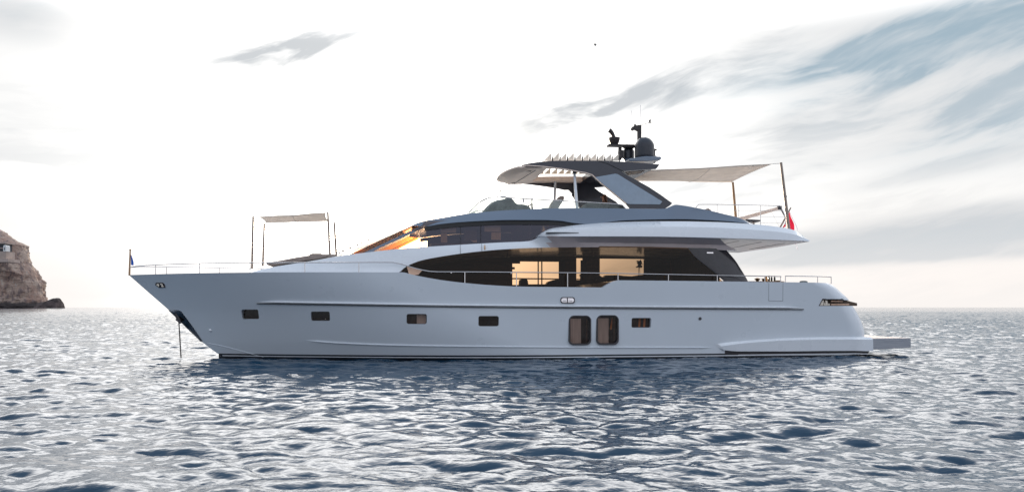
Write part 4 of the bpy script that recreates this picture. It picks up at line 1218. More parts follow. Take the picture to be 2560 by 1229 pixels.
# ---- after rail of the boat deck
def t_aft(x): return -2.75
ar = curve([(1737, 521), (1741, 514), (1747, 511), (1760, 510.8), (1850, 511.8), (1950, 514)], t_aft, 24)
zd = lambda s: float(np.interp(s, cft[:, 0], cft[:, 2]))
for sg in (1, -1):
    g_ = tube('boat_deck_rail', ar*np.array((1, sg, 1)), .017, 'steel', yacht)
    for x in (1793, 1847, 1901.5):
        a = P(x, 512, -2.75); b = a.copy(); b[2] = max(zd(a[0]), float(np.interp(a[0], ce[:, 0], ce[:, 2])) if a[0] < ce[-1][0] else -9) - .03; b[1] = a[1]
        a[1] *= sg; b[1] *= sg; tube('stanchion', [a, b], .015, 'steel', g_)
    e0 = P(1951, 514, -2.75); e1 = P(1971, 551, -2.75); e1 = P(1966, 571, -2.75)
    e0[1] *= sg; e1[1] *= sg; tube('stanchion', [e0, P(1961, 535, -2.75)*np.array((1, sg, 1)), e1], .015, 'steel', g_)
    for y, xa, xb in ((526, 1801, 1957), (541.5, 1850, 1963), (557, 1881, 1966)):
        a = P(xa, y, -2.75); b = P(xb, y + .8, -2.75); a[1] *= sg; b[1] *= sg; tube('mid_rail', [a, b], .008, 'steel', g_, 6)
# ------------------------------------------------------------------ things on board
def W(px, py, Y): return Vector(((px - CX)/FPX*Y, Y, CAMH + (HZ - py)/FPX*Y))
def prism(name, px_pts, t0, t1, mat, parent, bevel=.03, smooth=None, nt=2, crown=0.0, label=None):
    """body with a photo outline on plane t0 carried across to t1; crown rounds the outline towards both ends"""
    base = [P(x, y, t0) for x, y in px_pts]; c = np.mean(base, 0); bm = bmesh.new(); R_ = []
    for f in np.linspace(0, 1, nt):
        k = 1 - crown*(abs(2*f - 1)**3)
        R_.append([bm.verts.new((c[0] + (p[0] - c[0])*k, t0 + (t1 - t0)*f, base[0][2]*0 + min(q[2] for q in base) + (p[2] - min(q[2] for q in base))*k)) for p in base])
    n = len(base)
    for a, b in zip(R_, R_[1:]):
        for i in range(n): bm.faces.new((a[i], b[i], b[(i+1) % n], a[(i+1) % n]))
    bm.faces.new(R_[0][::-1]); bm.faces.new(R_[-1])
    o = link(name, bmfin(bm), mat, parent, smooth=smooth, bevel=bevel)
    if label: o['label'] = label
    return o
def cloth_quad(name, c4, nu, nv, sag, scallop, mat, parent):
    """awning sheet between four corners with sagging middle and hollowed edges"""
    A, Bc, Cc, Dc = [np.array(p, float) for p in c4]; bm = bmesh.new(); V = []
    for i in range(nu + 1):
        row = []
        for j in range(nv + 1):
            u, v = i/nu, j/nv
            p = (1-u)*(1-v)*A + u*(1-v)*Bc + u*v*Cc + (1-u)*v*Dc
            ctr = (A + Bc + Cc + Dc)/4
            e = scallop*(4*u*(1-u)*(2*v-1)**2*(1 if True else 0) + 4*v*(1-v)*(2*u-1)**2)
            p = p + (ctr - p)*e
            p[2] -= sag*4*u*(1-u)*4*v*(1-v)
            p[2] += .012*math.sin(9*u + 4*v) * 4*u*(1-u)
            row.append(bm.verts.new(p))
        V.append(row)
    for i in range(nu):
        for j in range(nv): bm.faces.new((V[i][j], V[i+1][j], V[i+1][j+1], V[i][j+1]))
    o = link(name, bmfin(bm), mat, parent, smooth=80)
    sd = o.modifiers.new('thickness', 'SOLIDIFY'); sd.thickness = .006
    return o

# foredeck awning
pts = [(P(633, 541, -1.25), P(630, 671, -1.25)), (P(819.5, 530, -1.35), P(825, 640.5, -1.45)), (P(835.5, 555.5, 1.3), P(841, 639, 1.4)), (P(661, 558.5, 1.2), P(657, 665, 1.2))]
fa = root('sun_awning', pts[0][1], 'cream cloth sunshade on four thin poles over the foredeck cushions', 'awning')
for a, b in pts: tube('pole', [b, a], .045, 'pole', fa, 10, .036)
tops = [a for a, b in pts]
cs_ = [P(646, 541.5, -1.22), P(814, 531, -1.3), P(822, 552.5, 1.2), P(665, 556.5, 1.15)]
cv_ = cloth_quad('canopy', cs_, 18, 12, .10, .045, 'canvas', fa)
for a, b in zip(tops, cs_):
    q = a.copy(); q[2] -= .03; tube('rope', [q, b], .008, 'rope', fa, 6)
m1 = P(730, 536.5, -1.25); m2 = P(748, 554.5, 1.15); mm = (m1 + m2)/2; mm[2] -= .115; m1[2] -= .005
tube('seam', [m1 - np.array((0, 0, .01)), m1*.5 + mm*.5 - np.array((0, 0, .03)), mm, m2*.5 + mm*.5 - np.array((0, 0, .03)), m2 - np.array((0, 0, .01))], .008, 'rope', cv_, 6)

# after awning over the boat deck
pn = (P(1952.5, 406.5, -2.2), P(1974, 572, -2.5)); pf = (P(1832, 455, 2.2), P(1840.5, 543, 2.4))
aa = root('sun_awning', pn[1], 'long cream cloth sunshade stretched aft of the hardtop on two leaning wooden poles', 'awning')
for a, b in (pn, pf):
    b2 = b.copy(); b2[2] -= .25; tube('pole', [b2, a], .065, 'pole' if a is pn[0] else 'teak', aa, 10, .05)
cs2 = [P(1562, 428, -1.75), P(1931, 409.5, -2.12), P(1828, 455.5, 2.1), P(1560, 452, 1.8)]
c2 = cloth_quad('canopy', cs2, 26, 12, .10, .035, 'canvas', aa)
tube('rope', [pn[0] - np.array((0, 0, .03)), cs2[1]], .011, 'rope', aa, 6); tube('rope', [pf[0], cs2[2]], .010, 'rope', aa, 6)
for xa, ya, xb, yb in ((1775, 420, 1722, 453),):
    a = P(xa, ya, -1.9); b = P(xb, yb, 1.9); l = [a + (b - a)*f - np.array((0, 0, .03 + .11*4*f*(1-f))) for f in np.linspace(0, 1, 9)]
    tube('seam', l, .009, 'rope', c2, 6)
bm = bmesh.new(); q = P(1963, 491, -2.3); add_box(bm, q, (.12, .05, .07)); link('cleat', bmfin(bm), 'frame', aa)

# foredeck sun pad and cushions
sp_ = root('sun_pad', P(740, 655, -.6), 'long taupe cushioned sun pad sloping up the foredeck under the small awning', 'sun pad')
prism('mattress', [(664, 659.5), (668, 655.5), (700, 650.5), (740, 643), (775, 637.5), (800, 635), (838, 635), (843, 640), (820, 643), (760, 652), (700, 661), (670, 663)], -1.0, 1.0, 'cushion', sp_, bevel=.05, nt=3)
prism('head_cushion', [(772, 638.5), (775, 634.5), (781, 633), (803, 633), (808, 636), (806, 639)], -.9, .9, 'cushion', sp_, bevel=.03)
prism('end_cushion', [(818, 639), (823, 636), (836, 636), (842, 641), (820, 643)], -1.6, -.9, 'cushion', sp_, bevel=.03)

# bow flagstaff and stern ensign
def wavy(name, top, bot, fly, mat, parent, n=10, m=12, amp=.05, ph=0.0):
    bm = bmesh.new(); V = []
    top = np.array(top); bot = np.array(bot)
    for i in range(n+1):
        row = []
        for j in range(m+1):
            u, v = i/n, j/m
            p = top*(1-v) + bot*v + np.array(fly[0])*u*(1-v) + np.array(fly[1])*u*v
            p[1] += amp*math.sin(u*7 + v*2 + ph)*u**.5; p[0] += amp*.5*math.sin(u*5 + v*4 + ph)*u
            row.append(bm.verts.new(p))
        V.append(row)
    for i in range(n):
        for j in range(m): bm.faces.new((V[i][j], V[i+1][j], V[i+1][j+1], V[i][j+1]))
    return link(name, bmfin(bm), mat, parent, smooth=80)
a, b = P(325.5, 625, 0), P(323.5, 688, 0)
bf = root('flagstaff', b, 'short reddish wooden staff at the bow tip carrying a small limp blue flag', 'flagstaff')
tube('staff', [b, a], .038, 'teak', bf, 8, .028)
bm = bmesh.new(); add_lathe(bm, a, [(0, -.02), (.04, 0), (.04, .03), (0, .05)], 8); link('truck', bmfin(bm), 'teak', bf)
wavy('flag', P(327, 636, 0), P(327.5, 662, 0), ((.07, 0, -.12), (.08, 0, -.02)), 'blue', bf, amp=.03)
a, b = P(1977, 519, 0.2), P(1950, 569, 0.2)
ef = root('flagstaff', b, 'slanting wooden staff at the after rail flying a drooping red and white ensign', 'flagstaff')
tube('staff', [b + (b - a)*.15, a], .04, 'pole', ef, 8, .03)
fl = wavy('flag', P(1973, 528, .2), P(1967, 556, .25), ((.30, 0, -.85), (.42, 0, -.95)), 'red', ef, n=14, amp=.07)
wavy('flag', P(1971.5, 530, .12), P(1966, 557, .1), ((-.10, 0, -.55), (-.30, 0, -.35)), 'red', ef, amp=.05, ph=2)
wavy('white_band', P(1974.5, 527, .17), P(1973.5, 531, .17), ((.44, 0, -.95), (.50, 0, -1.02)), 'whitecloth', ef, n=14, amp=.07)
wavy('flag_tip', P(1988, 577, .2), P(1986, 580, .2), ((.10, 0, -.80), (.18, 0, -.78)), 'whitecloth', ef, n=10, amp=.05, ph=1)

# helm console under a loose cover, steering wheel, helm seat, settee
hc = root('covered_helm_console', P(1260, 525, -.6), 'helm console under a dark grey cloth cover behind the low front screen', 'helm console')
prism('cover', [(1205, 531), (1213, 521), (1222, 510), (1232, 501), (1245, 496), (1258, 494.5), (1270, 490.5), (1277, 489.5), (1284, 495), (1290, 503), (1296, 508), (1306, 507.5), (1318, 509), (1327, 513), (1333, 520), (1334, 530)], -1.5, .4, 'cover', hc, bevel=.05, smooth=70, nt=7, crown=.10)
bm = bmesh.new(); add_tube(bm, [P(1243, 494, -1.0), P(1246, 485, -1.0), P(1250, 479, -1.0), P(1253, 476.5, -1.0)], .014, 6); add_tube(bm, [P(1249, 480, -1.0), P(1253.5, 476, -1.0)], .03, 6); link('microphone', bmfin(bm), 'brown', hc)
bm = bmesh.new(); add_lathe(bm, P(1258, 494, -.6), [(0, -.02), (.14, 0), (.12, .05), (0, .07)], 12); link('compass', bmfin(bm), 'seatlight', hc, smooth=50)
swc = P(1330.5, 510, -.75)
sw = root('steering_wheel', swc, 'round steering wheel seen edge-on beside the grey helm cover', 'steering wheel')
ringp = [swc + np.array((.035*math.cos(a)*2.2, .22*math.cos(a) , .23*math.sin(a))) for a in np.linspace(0, 2*math.pi, 25)]
bm = bmesh.new(); add_tube(bm, ringp, .018, 6); link('rim', bmfin(bm), 'frame', sw, smooth=60)
bm = bmesh.new(); add_tube(bm, [ringp[0], swc, ringp[12]], .012, 6); add_tube(bm, [swc, ringp[18]], .012, 6); add_tube(bm, [swc, swc + np.array((-.3, 0, -.15))], .03, 6); link('spokes', bmfin(bm), 'steel', sw)
hs = root('helm_seat', P(1390, 520, -.7), 'pale grey helm seat with a pinkish headrest standing between the two hardtop poles', 'seat')
prism('backrest', [(1377, 521), (1379, 510), (1384, 501), (1393, 497), (1405, 497), (1408, 503), (1401, 513), (1396, 522)], -.95, -.4, 'seatlight', hs, bevel=.04, smooth=60, nt=3)
prism('headrest', [(1396, 500), (1397, 492.5), (1400, 489.5), (1408, 489), (1411.5, 491.5), (1410, 500), (1406, 504), (1399, 503)], -.9, -.45, 'cushion', hs, bevel=.035, smooth=60)
prism('seat', [(1355, 523), (1356, 519), (1396, 518), (1398, 523)], -1.0, -.35, 'seatlight', hs, bevel=.03)
prism('pedestal', [(1372, 522), (1386, 522), (1388, 534), (1370, 534)], -.75, -.6, 'steel', hs)
st_ = root('settee', P(1500, 520, -1), 'dark grey padded settee back under the leaning arch window', 'sofa')
prism('backrest', [(1452, 522), (1459, 512), (1474, 504.5), (1500, 506), (1560, 513), (1564, 522)], -1.6, -1.35, 'cover', st_, bevel=.05, smooth=60)
prism('seat', [(1450, 523), (1451, 517), (1560, 517), (1562, 524)], -1.35, -.7, 'cover', st_, bevel=.05)

# seated person, seen from behind the rail
pc = P(1511, 505, .45)
pr = root('person', pc - np.array((0, 0, .55)), 'person with shoulder-length auburn hair sitting under the hardtop in a tan top', 'person')
sk = []
def person():
    c = pc; V = {}
    me = bpy.data.meshes.new('body'); vs = []; es = []; rad = []
    def v(p, r, par=None):
        vs.append(tuple(c + np.array(p))); rad.append(r); i = len(vs) - 1
        if par is not None: es.append((par, i))
        return i
    pel = v((0, 0, -.52), (.17, .13)); w = v((0, 0, -.36), (.14, .11), pel); ch = v((-.02, 0, -.16), (.17, .12), w); nk0 = v((-.02, 0, 0.0), (.09, .07), ch)
    nk = v((-.025, 0, .07), (.05, .05), nk0); h1 = v((-.035, 0, .15), (.085, .075), nk); h2 = v((-.045, 0, .25), (.09, .08), h1)
    for sg in (1, -1):
        sh = v((-.02, sg*.18, -.04), (.065, .06), ch); el = v((-.08, sg*.25, -.30), (.045, .045), sh); wr = v((-.30, sg*.20, -.36), (.03, .03), el)
        pm = v((-.38, sg*.19, -.36), (.034, .02), wr)
        for k in range(4):
            f1 = v((-.43, sg*(.155 + .022*k), -.37 - .004*k), (.010, .010), pm); v((-.475 - .008*(1 - abs(k - 1.5)), sg*(.155 + .022*k), -.395), (.008, .008), f1)
        th = v((-.40, sg*.15, -.36), (.011, .011), wr); v((-.43, sg*.135, -.375), (.009, .009), th)
        hp = v((-.05, sg*.10, -.54), (.10, .09), pel); kn = v((-.48, sg*.12, -.52), (.07, .07), hp); an = v((-.50, sg*.12, -.95), (.045, .045), kn); v((-.66, sg*.13, -1.0), (.045, .03), an)
    me.from_pydata(vs, es, []); o = bpy.data.objects.new('tmp', me); C.objects.link(o)
    o.modifiers.new('s', 'SKIN'); ss = o.modifiers.new('u', 'SUBSURF'); ss.levels = 2; ss.render_levels = 2
    for i, r in enumerate(rad): me.skin_vertices[0].data[i].radius = r
    me.skin_vertices[0].data[0].use_root = True
    bpy.context.view_layer.update(); dg = bpy.context.evaluated_depsgraph_get()
    nm = bpy.data.meshes.new_from_object(o.evaluated_get(dg)); bpy.data.objects.remove(o)
    body = link('body', nm, 'skin', pr, smooth=80)
    # nose, eyes and mouth on the face, looking forward (to the left)
    bm = bmesh.new(); f = c + np.array((-.045, 0, .19))
    add_tube(bm, [f + np.array((-.085, 0, .045)), f + np.array((-.115, 0, .0))], .010, 6, .017); link('nose', bmfin(bm), 'skin', body)
    for sg in (1, -1):
        bm = bmesh.new(); add_lathe(bm, f + np.array((-.083, sg*.033, .035)), [(0, -.012), (.012, 0), (0, .012)], 8); link('eye', bmfin(bm), 'frame', body)
    bm = bmesh.new(); add_tube(bm, [f + np.array((-.088, -.025, -.035)), f + np.array((-.094, 0, -.037)), f + np.array((-.088, .025, -.035))], .007, 6); link('mouth', bmfin(bm), 'red', body)
    # hair: cap over the skull falling to the shoulders
    bm = bmesh.new(); rings_ = []
    for zz_, rx, ry, ox in ((.325, .02, .02, -.02), (.315, .07, .065, -.018), (.28, .105, .10, -.014), (.22, .118, .108, -.006), (.15, .115, .108, .012), (.08, .10, .115, .035), (.0, .09, .13, .05), (-.06, .08, .125, .06), (-.11, .05, .09, .07)):
        ring_ = []
        for k in range(24):
            a_ = 2*math.pi*k/24; w_ = 1 + .07*math.sin(7*a_ + zz_*30)
            x = math.cos(a_)*rx*w_
            if x < -.03 and zz_ < .27: x = -.03 + (x + .03)*.1          # face stays open
            ring_.append(bm.verts.new(c + np.array((x + ox, math.sin(a_)*ry*w_, zz_))))
        rings_.append(ring_)
    for A1, B1 in zip(rings_, rings_[1:]):
        for k in range(24): bm.faces.new((A1[k], A1[(k+1) % 24], B1[(k+1) % 24], B1[k]))
    bm.faces.new(rings_[0]); bm.faces.new(rings_[-1][::-1]); link('hair', bmfin(bm), 'hair', body, smooth=70)
    # loose top round the trunk
    bm = bmesh.new(); rings_ = []
    for zz_, rx, ry in ((.015, .075, .085), (-.02, .10, .16), (-.05, .12, .215), (-.14, .135, .20), (-.30, .13, .165), (-.45, .15, .18), (-.56, .17, .20)):
        rings_.append([bm.verts.new(c + np.array((math.cos(2*math.pi*k/20)*rx - .02, math.sin(2*math.pi*k/20)*ry, zz_))) for k in range(20)])
    for A1, B1 in zip(rings_, rings_[1:]):
        for k in range(20): bm.faces.new((A1[k], A1[(k+1) % 20], B1[(k+1) % 20], B1[k]))
    link('top', bmfin(bm), 'cloth', body, smooth=70)
person()
bs = root('lounge_seat', pc - np.array((0, 0, .75)), 'brown padded lounge seat behind the person under the hardtop', 'seat')
prism('seat', [(1478, 524), (1478, 518), (1562, 518), (1562, 524)], .1, 1.0, 'cushion', bs, bevel=.05)
prism('backrest', [(1520, 522), (1522, 507), (1524, 503), (1543, 513), (1552, 522)], .1, 1.0, 'cushion', bs, bevel=.04)

# boat deck: boom, low table, folded lounger
bo = root('davit_boom', P(1858, 546, -.4), 'pale wooden boom slanting up to the after corner of the boat deck rail', 'boom')
tube('boom', [P(1845, 549, .2), P(1946, 520.5, -.9)], .085, 'peach', bo, 12, .07)
bm = bmesh.new(); add_box(bm, P(1949, 519.5, -.95), (.16, .16, .16)); link('boom_head', bmfin(bm), 'frame', bo, bevel=.02)
bm = bmesh.new(); add_tube(bm, [P(1951, 521, -.95), P(1966, 548, -.9), P(1969, 566, -.9)], .022, 6); link('boom_stay', bmfin(bm), 'frame', bo)
for a, b in (((1928, 528), (1948, 566)), ((1905, 551), (1914, 563))):
    tube('stay_wire', [P(*a, -.7), P(*b, -.9)], .006, 'steel', bo, 5)
tb = root('deck_table', P(1880, 556, -1.2), 'low dark-topped teak table with stubby legs on the boat deck', 'table')
prism('table_top', [(1864, 548.5), (1866, 547), (1900, 549), (1904, 550.5), (1901, 553.5), (1888, 554.5), (1866, 553)], -1.7, -.7, 'frame', tb, bevel=.015)
for x in (1872, 1884):
    for t in (-1.55, -.85): 
        a = P(x, 553, t); b = a.copy(); b[2] -= .42; tube('leg', [b, a], .045, 'teak', tb, 8)
lg = root('folded_lounger', P(1768, 524, -.3), 'peaked dark canvas lounger back poking up behind the grey coaming', 'lounger')
prism('backrest', [(1758, 527), (1766, 522), (1771, 520), (1777, 524), (1782, 530)], -.7, -.1, 'cushion', lg, bevel=.02)

# cockpit table with bowls and bottles
ctz = P(1900, 701.5, 0)[2] - .02
ct_ = root('cockpit_table', (P(1915, 700, 0)[0], 0, ctz - .75), 'oval cockpit table behind the bulwark laid with bowls and bottles', 'table')
bm = bmesh.new(); add_lathe(bm, (0, 0, 0), [(0, 0), (.62, 0), (.65, .02), (.65, .035), (0, .04)], 32)
bmesh.ops.transform(bm, matrix=Matrix.Translation(Vector((P(1915, 700, 0)[0], 0, ctz - .04))) @ Matrix.Diagonal((1.25, .8, 1, 1)), verts=bm.verts)
link('table_top', bmfin(bm), 'teak', ct_, smooth=40)
bm = bmesh.new(); add_tube(bm, [(P(1915, 700, 0)[0], 0, ctz - .75), (P(1915, 700, 0)[0], 0, ctz - .04)], .07, 12); link('pedestal', bmfin(bm), 'steel', ct_)
def small(name, px, t, prof, mat, label, cat, group=None, seg=14, extra=None):
    p = P(px, 700, t); p[2] = ctz
    r_ = root(name, p, label, cat, group)
    bm = bmesh.new(); add_lathe(bm, p, prof, seg); link('body', bmfin(bm), mat, r_, smooth=40)
    if extra:
        for nm, pf_, mt in extra:
            bm = bmesh.new(); add_lathe(bm, p, pf_, seg); link(nm, bmfin(bm), mt, r_, smooth=40)
small('bowl', 1893.5, 0, [(0, 0), (.05, .0), (.055, .02), (.11, .07), (.135, .11), (.125, .11), (.10, .075), (0, .05)], 'bowl', 'wide footed dark bowl standing alone at the forward end of the cockpit table', 'bowl', extra=[('fruit', [(0, .06), (.09, .10), (.06, .135), (0, .145)], 'amber')])
small('bowl', 1911, .1, [(0, 0), (.06, 0), (.10, .05), (.13, .12), (.12, .12), (.09, .06), (0, .04)], 'bowl', 'deep dark bowl close beside the tall amber pitcher on the cockpit table', 'bowl')
small('pitcher', 1915.5, -.1, [(0, 0), (.06, 0), (.065, .10), (.05, .17), (.055, .20), (0, .20)], 'amber', 'amber glass pitcher on the cockpit table', 'pitcher')
bt = [(0, 0), (.04, 0), (.042, .12), (.035, .16), (.014, .20), (.014, .25), (0, .25)]
for i, (x, t, lb) in enumerate(((1922.5, 0, 'dark bottle standing just aft of the amber pitcher'), (1929, .12, 'dark bottle in the middle of the three on the cockpit table'), (1936.5, -.05, 'dark bottle nearest the stern on the cockpit table'))):
    small('bottle', x, t, bt if i else [(r*1.1, z*1.05) for r, z in bt], 'bottle', lb, 'bottle', 'bottles on the cockpit table', extra=[('neck_foil', [(.015, .19), (.017, .20), (.017, .25), (0, .255)], 'amber')])
p = P(1944.5, 700, 0); p[2] = ctz
dt = root('serving_plate', p, 'flat dark serving plate at the after end of the cockpit table', 'plate')
bm = bmesh.new(); add_lathe(bm, p, [(0, 0), (.09, 0), (.15, .035), (.14, .04), (0, .02)], 18); link('plate', bmfin(bm), 'bowl', dt, smooth=40)
p = P(2008, 706, -1.0); cb_ = root('deck_cushion', p, 'grey rolled cushion just showing over the after bulwark', 'cushion')
bm = bmesh.new(); add_tube(bm, [P(2001, 706.2, -1), P(2005, 705.2, -1), P(2012, 705, -1), P(2017, 706.2, -1)], .07, 10); link('cushion', bmfin(bm), 'cover', cb_, smooth=60)

# saloon furniture seen as dark shapes against the far windows
fl_z = P(1340, 716, 1.8)[2] - .12
sf = root('sofa', (P(1340, 710, 1.8)[0], 1.8, fl_z), 'dark low sofa in the saloon, outlined against the forward amber window', 'sofa')
prism('backrest', [(1301, 714), (1302, 702), (1303, 697.5), (1318, 697), (1320, 702), (1322, 714)], 1.7, 2.3, 'brown', sf, bevel=.03)
prism('seat', [(1303, 716), (1303, 710), (1402, 709.5), (1402, 716)], 1.7, 2.3, 'brown', sf, bevel=.03)
prism('cushion', [(1366, 711), (1370, 704), (1385, 699), (1398, 697), (1402, 697), (1402, 712)], 1.8, 2.2, 'brown', sf, bevel=.03)
pp = root('potted_orchid', (P(1597, 692, 2.2)[0], 2.2, P(1597, 692, 2.2)[2]), 'dark leggy orchid outlined against the after amber saloon window', 'plant')
bm = bmesh.new(); rr3 = random.Random(4)
for dx in (-2, 2): add_tube(bm, [P(1598 + dx, 692, 2.2), P(1598 + dx*.6, 672, 2.2), P(1599 + dx*.3, 655, 2.2)], .012, 5)
link('stems', bmfin(bm), 'leaf', pp)
bm = bmesh.new()
for k in range(46):
    f = rr3.random(); q = P(1599 + rr3.gauss(0, 3.2), 651 + 17*f, 2.2 + rr3.gauss(0, .06)); s_ = .05 + .04*rr3.random()
    rm = Matrix.Rotation(rr3.random()*6, 3, 'Y') @ Matrix.Rotation(rr3.random()*6, 3, 'X')
    v = [bm.verts.new(Vector(q) + rm @ Vector(c_)) for c_ in ((-s_, 0, -s_*.4), (s_*.2, 0, -s_*.6), (s_, 0, 0), (.0, .01, s_*.6))]; bm.faces.new(v)
link('blossoms', bmfin(bm, merge=0), 'leaf', pp)
bm = bmesh.new(); q = P(1598, 696, 2.2); add_lathe(bm, q, [(0, 0), (.07, 0), (.10, .10), (.0, .11)], 12); link('pot', bmfin(bm), 'brown', pp)
sb2 = root('sideboard', (P(1555, 690, 2.35)[0], 2.35, P(1555, 712, 2.35)[2]), 'long dark sideboard with rounded ends under the after saloon window', 'sideboard')
prism('cabinet', [(1488, 714), (1492, 692), (1500, 688), (1506, 692), (1512, 692), (1514, 687.5), (1545, 687), (1560, 689), (1580, 690), (1600, 687), (1625, 684), (1640, 688), (1642, 714)], 2.2, 2.55, 'brown', sb2, bevel=.02)
vs_ = root('floor_plant', (P(1450, 700, 2.3)[0], 2.3, P(1450, 714, 2.3)[2]), 'small dark plant in front of the narrow saloon window slit', 'plant')
bm = bmesh.new()
for k in range(16):
    q = P(1451 + rr3.gauss(0, 2), 689 + rr3.gauss(0, 4), 2.3); s_ = .06
    v = [bm.verts.new(Vector(q) + Vector((rr3.uniform(-s_, s_), rr3.uniform(-.02, .02), rr3.uniform(-s_, s_)))) for _ in range(3)]; bm.faces.new(v)
add_tube(bm, [P(1451, 712, 2.3), P(1451, 690, 2.3)], .012, 5); link('leaves', bmfin(bm, merge=0), 'leaf', vs_)

# ------------------------------------------------------------------ far cliff, islet, house, bird
from mathutils import noise as mn
def fbm(p, o=6, h=.9): return mn.fractal(p, h, 2.1, o)
def rock_mat():
    m = bpy.data.materials.new('cliff_rock'); m.use_nodes = True; g = NG(m.node_tree); b = m.node_tree.nodes['Principled BSDF']
    co = g.n('ShaderNodeTexCoord').outputs['Object']
    x, y, z = g.sep(co)
    n = g.noise(g.vm('MULTIPLY', co, (1, 1, .6)), .035, 7, .62, .6); n2 = g.noise(g.vm('MULTIPLY', co, (1.6, 1, .5)), .11, 6, .65)
    c = g.mix(g.mapr(n, .38, .62), (.34, .22, .175), (.44, .34, .28)); c = g.mix(g.mapr(n2, .50, .62), c, (.20, .15, .14)); c = g.mix(g.m('MULTIPLY', g.mapr(n2, .40, .30), .8), c, (.52, .50, .46))
    wet = g.mapr(g.m('ADD', z, g.m('MULTIPLY', g.noise(co, .12, 4), -14)), 8, 1)
    c = g.mix(wet, c, (.045, .035, .035))
    g.put(b.inputs['Base Color'], c); b.inputs['Roughness'].default_value = .9
    bp = g.n('ShaderNodeBump'); bp.inputs['Distance'].default_value = 3.0; bp.inputs['Strength'].default_value = .9
    g.put(bp.inputs['Height'], g.m('ADD', n2, g.noise(co, .4, 5))); m.node_tree.links.new(bp.outputs[0], b.inputs['Normal'])
    return m
M['rock'] = rock_mat()
YR = 1500.0
SIL = [(140, 520), (-60, 560), (-25, 575), (-12, 588), (0, 596), (7, 600), (15, 605), (22, 608), (23, 613), (27, 624), (30, 634), (34, 645), (36, 656), (42, 665), (49, 674), (54, 684), (57, 696), (62, 702), (66, 712), (66.5, 724), (70, 735), (75, 748), (77, 756), (83, 759), (86, 763), (88, 771)]
SIL[0] = (-150, 520)
def cliff():
    ysil = np.array([p[1] for p in SIL]); xsil = np.array([p[0] for p in SIL]); xc = W(-330, 0, YR).x; Yc = YR + 40
    bm = bmesh.new(); rows = []; nz, na = 130, 220
    for i in range(nz):
        py = 520 + (772 - 520)*i/(nz - 1); xr = float(np.interp(py, ysil, xsil)); q = W(xr, py, YR); rx = q.x - xc; z = q.z if i < nz - 1 else -3
        row = []
        for k in range(na):
            a = 2*math.pi*k/na; base = Vector((xc + rx*math.cos(a), Yc - rx*.45*math.sin(a), z))
            d = Vector((math.cos(a), -math.sin(a), 0))
            f = fbm(base/42.0)*9 + abs(fbm(base/15.0 + Vector((5, 1, 2))))*-7 + fbm(base/6.0)*1.8
            f += 3.0*math.sin(z/9 + fbm(base/30.0)*3)*.4
            w = min(1, max(0, abs(math.sin(a))*3)) if math.cos(a) > 0 else 1
            row.append(bm.verts.new(base + d*f*(.22 + .78*w)))
        rows.append(row)
    for A1, B1 in zip(rows, rows[1:]):
        for k in range(na): bm.faces.new((A1[k], A1[(k+1) % na], B1[(k+1) % na], B1[k]))
    bm.faces.new(rows[0]); o = link('cliff', bmfin(bm), 'rock', None, world_m=Matrix.Identity(4), smooth=35)
    tag(o, 'steep pinkish limestone headland falling to the sea on the left', 'cliff', kind='structure')
cliff()
def islet():
    top = [(92, 770), (95, 763), (97, 757), (104, 755), (113, 753.5), (120, 751), (127, 748), (134, 745), (146, 744.5), (149, 747), (151.5, 753), (152.5, 770)]
    bm = bmesh.new(); nx, ny = 90, 40; V = []
    for i in range(nx + 1):
        px = 91 + 61.5*i/nx; zt_ = W(px, float(np.interp(px, [p[0] for p in top], [p[1] for p in top])), YR).z; row = []
        for j in range(ny + 1):
            v = j/ny*2 - 1; x = W(px, 700, YR).x; y = YR + v*18; f = max(0, 1 - abs(v)**2.5)
            z = -2 + (zt_ + 2)*f; n = fbm(Vector((x, y, z))/7.0)*1.6*(f > 0)
            row.append(bm.verts.new((x + n*.4, y + n, z + n*.6*(f**.5))))
        V.append(row)
    for i in range(nx):
        for j in range(ny): bm.faces.new((V[i][j], V[i+1][j], V[i+1][j+1], V[i][j+1]))
    m = principled('islet_rock', (.085, .062, .058), .9, var=.3, vscale=.1, bump=.5, bscale=.5)
    o = link('islet', bmfin(bm), m, None, world_m=Matrix.Identity(4), smooth=35); tag(o, 'low dark reef rising to a flat-topped rock beside the headland', 'rock', kind='structure')
islet()
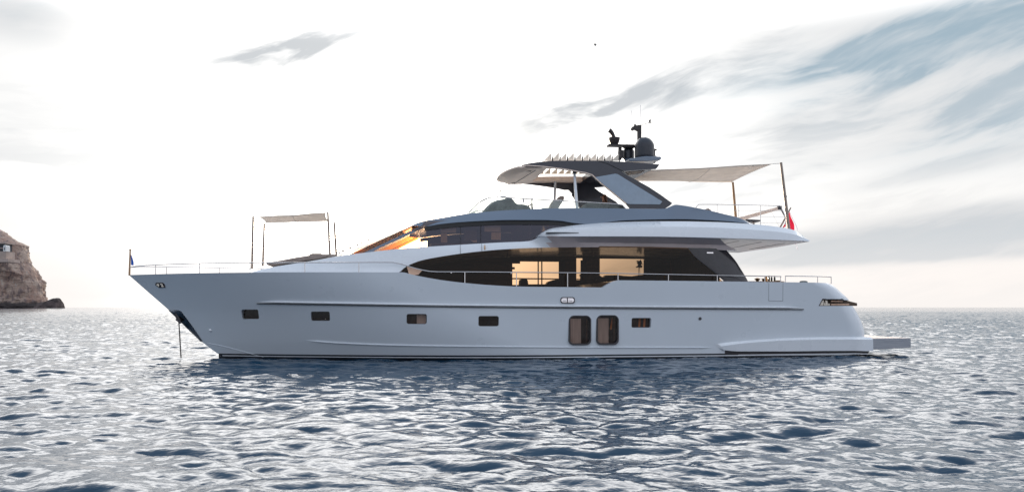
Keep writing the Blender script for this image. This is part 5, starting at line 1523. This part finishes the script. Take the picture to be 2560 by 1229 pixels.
def house():
    Yh = YR - 46
    hm = principled('rendered_wall', (.46, .36, .31), .85, var=.08, vscale=.08, bump=.2, bscale=.6)
    wm_ = principled('limewashed_wall', (.78, .76, .74), .8, var=.04, vscale=.1)
    dk_ = principled('shaded_terrace_opening', (.06, .06, .065), .8)
    h = root('cliff_house', None, 'pinkish house with a white arched tower built into the cliff top', 'house', loc=W(0, 650, Yh + 10))
    def bx(name, x0, y0, x1, y1, d0, d1, mat, bev=None):
        a = W(x0, y0, Yh); b = W(x1, y1, Yh); bm = bmesh.new(); add_box(bm, ((a.x+b.x)/2, Yh + (d0+d1)/2, (a.z+b.z)/2), (b.x-a.x, d1-d0, a.z-b.z)); return link(name, bmfin(bm), mat, h, world_m=Matrix.Identity(4), bevel=bev)
    bx('lower_wall', -70, 628, 15, 650, 0, 26, hm); bx('terrace_wall', -75, 647, 25, 655, -6, 30, hm)
    bx('terrace_shade', -60, 607.5, 8, 628, 3, 26, dk_)  # solid dark block stands in for the shaded terrace opening
    bx('roof', -65, 606, 14, 609, 0, 28, hm); bx('floor_slab', -60, 619, 7.5, 621, 1, 20, hm)
    # arched tower
    pts = [(8, 629), (8, 617)] + [(11.5 - 3.5*math.cos(a), 617 - 5*math.sin(a)) for a in np.linspace(.2, math.pi - .2, 9)] + [(15, 617), (15, 629)]
    bm = bmesh.new(); a = [bm.verts.new(W(x, y, Yh)) for x, y in pts]; b = [bm.verts.new(W(x, y, Yh) + Vector((0, 12, 0))) for x, y in pts]; bm.faces.new(a); bm.faces.new(b[::-1])
    for i in range(len(a)): bm.faces.new((a[i], b[i], b[(i+1) % len(a)], a[(i+1) % len(a)]))
    link('arched_tower', bmfin(bm), wm_, h, world_m=Matrix.Identity(4))
    bx('tower_window', 10.6, 618, 12.4, 625, -.3, .5, dk_)
house()
bp_ = W(1487, 113, 55); 
bd = root('bird', None, 'tiny dark gliding bird alone in the bright sky above the yacht', 'bird', loc=bp_)
bm = bmesh.new()
add_lathe(bm, (0, 0, 0), [(0, -.13), (.018, -.11), (.032, -.03), (.035, .03), (.025, .09), (.03, .12), (.0, .16)], 10)
bmesh.ops.transform(bm, matrix=Matrix.Rotation(R(60), 4, 'Y'), verts=bm.verts)
link('body', bmfin(bm), 'feather', bd, world_m=Matrix.Translation(bp_) @ Matrix.Rotation(R(25), 4, 'Y'), smooth=60)
for sg in (1, -1):
    bm = bmesh.new(); prev = None
    pts_ = [((.05, 0, .01), (-.05, 0, .0)), ((.07, sg*.14, .06), (-.04, sg*.14, .05)), ((.03, sg*.27, .05), (-.03, sg*.27, .04)), ((-.03, sg*.38, .01), (-.05, sg*.38, .0))]
    Vv = [[bm.verts.new(p_) for p_ in q] + [bm.verts.new((p_[0], p_[1], p_[2] + .008)) for p_ in q[::-1]] for q in pts_]
    for A1, B1 in zip(Vv, Vv[1:]):
        for k in range(4): bm.faces.new((A1[k], A1[(k+1) % 4], B1[(k+1) % 4], B1[k]))
    bm.faces.new(Vv[0]); bm.faces.new(Vv[-1][::-1])
    link('wing', bmfin(bm), 'feather', bd, world_m=Matrix.Translation(bp_) @ Matrix.Rotation(R(35), 4, 'X') @ Matrix.Rotation(R(25), 4, 'Y'))
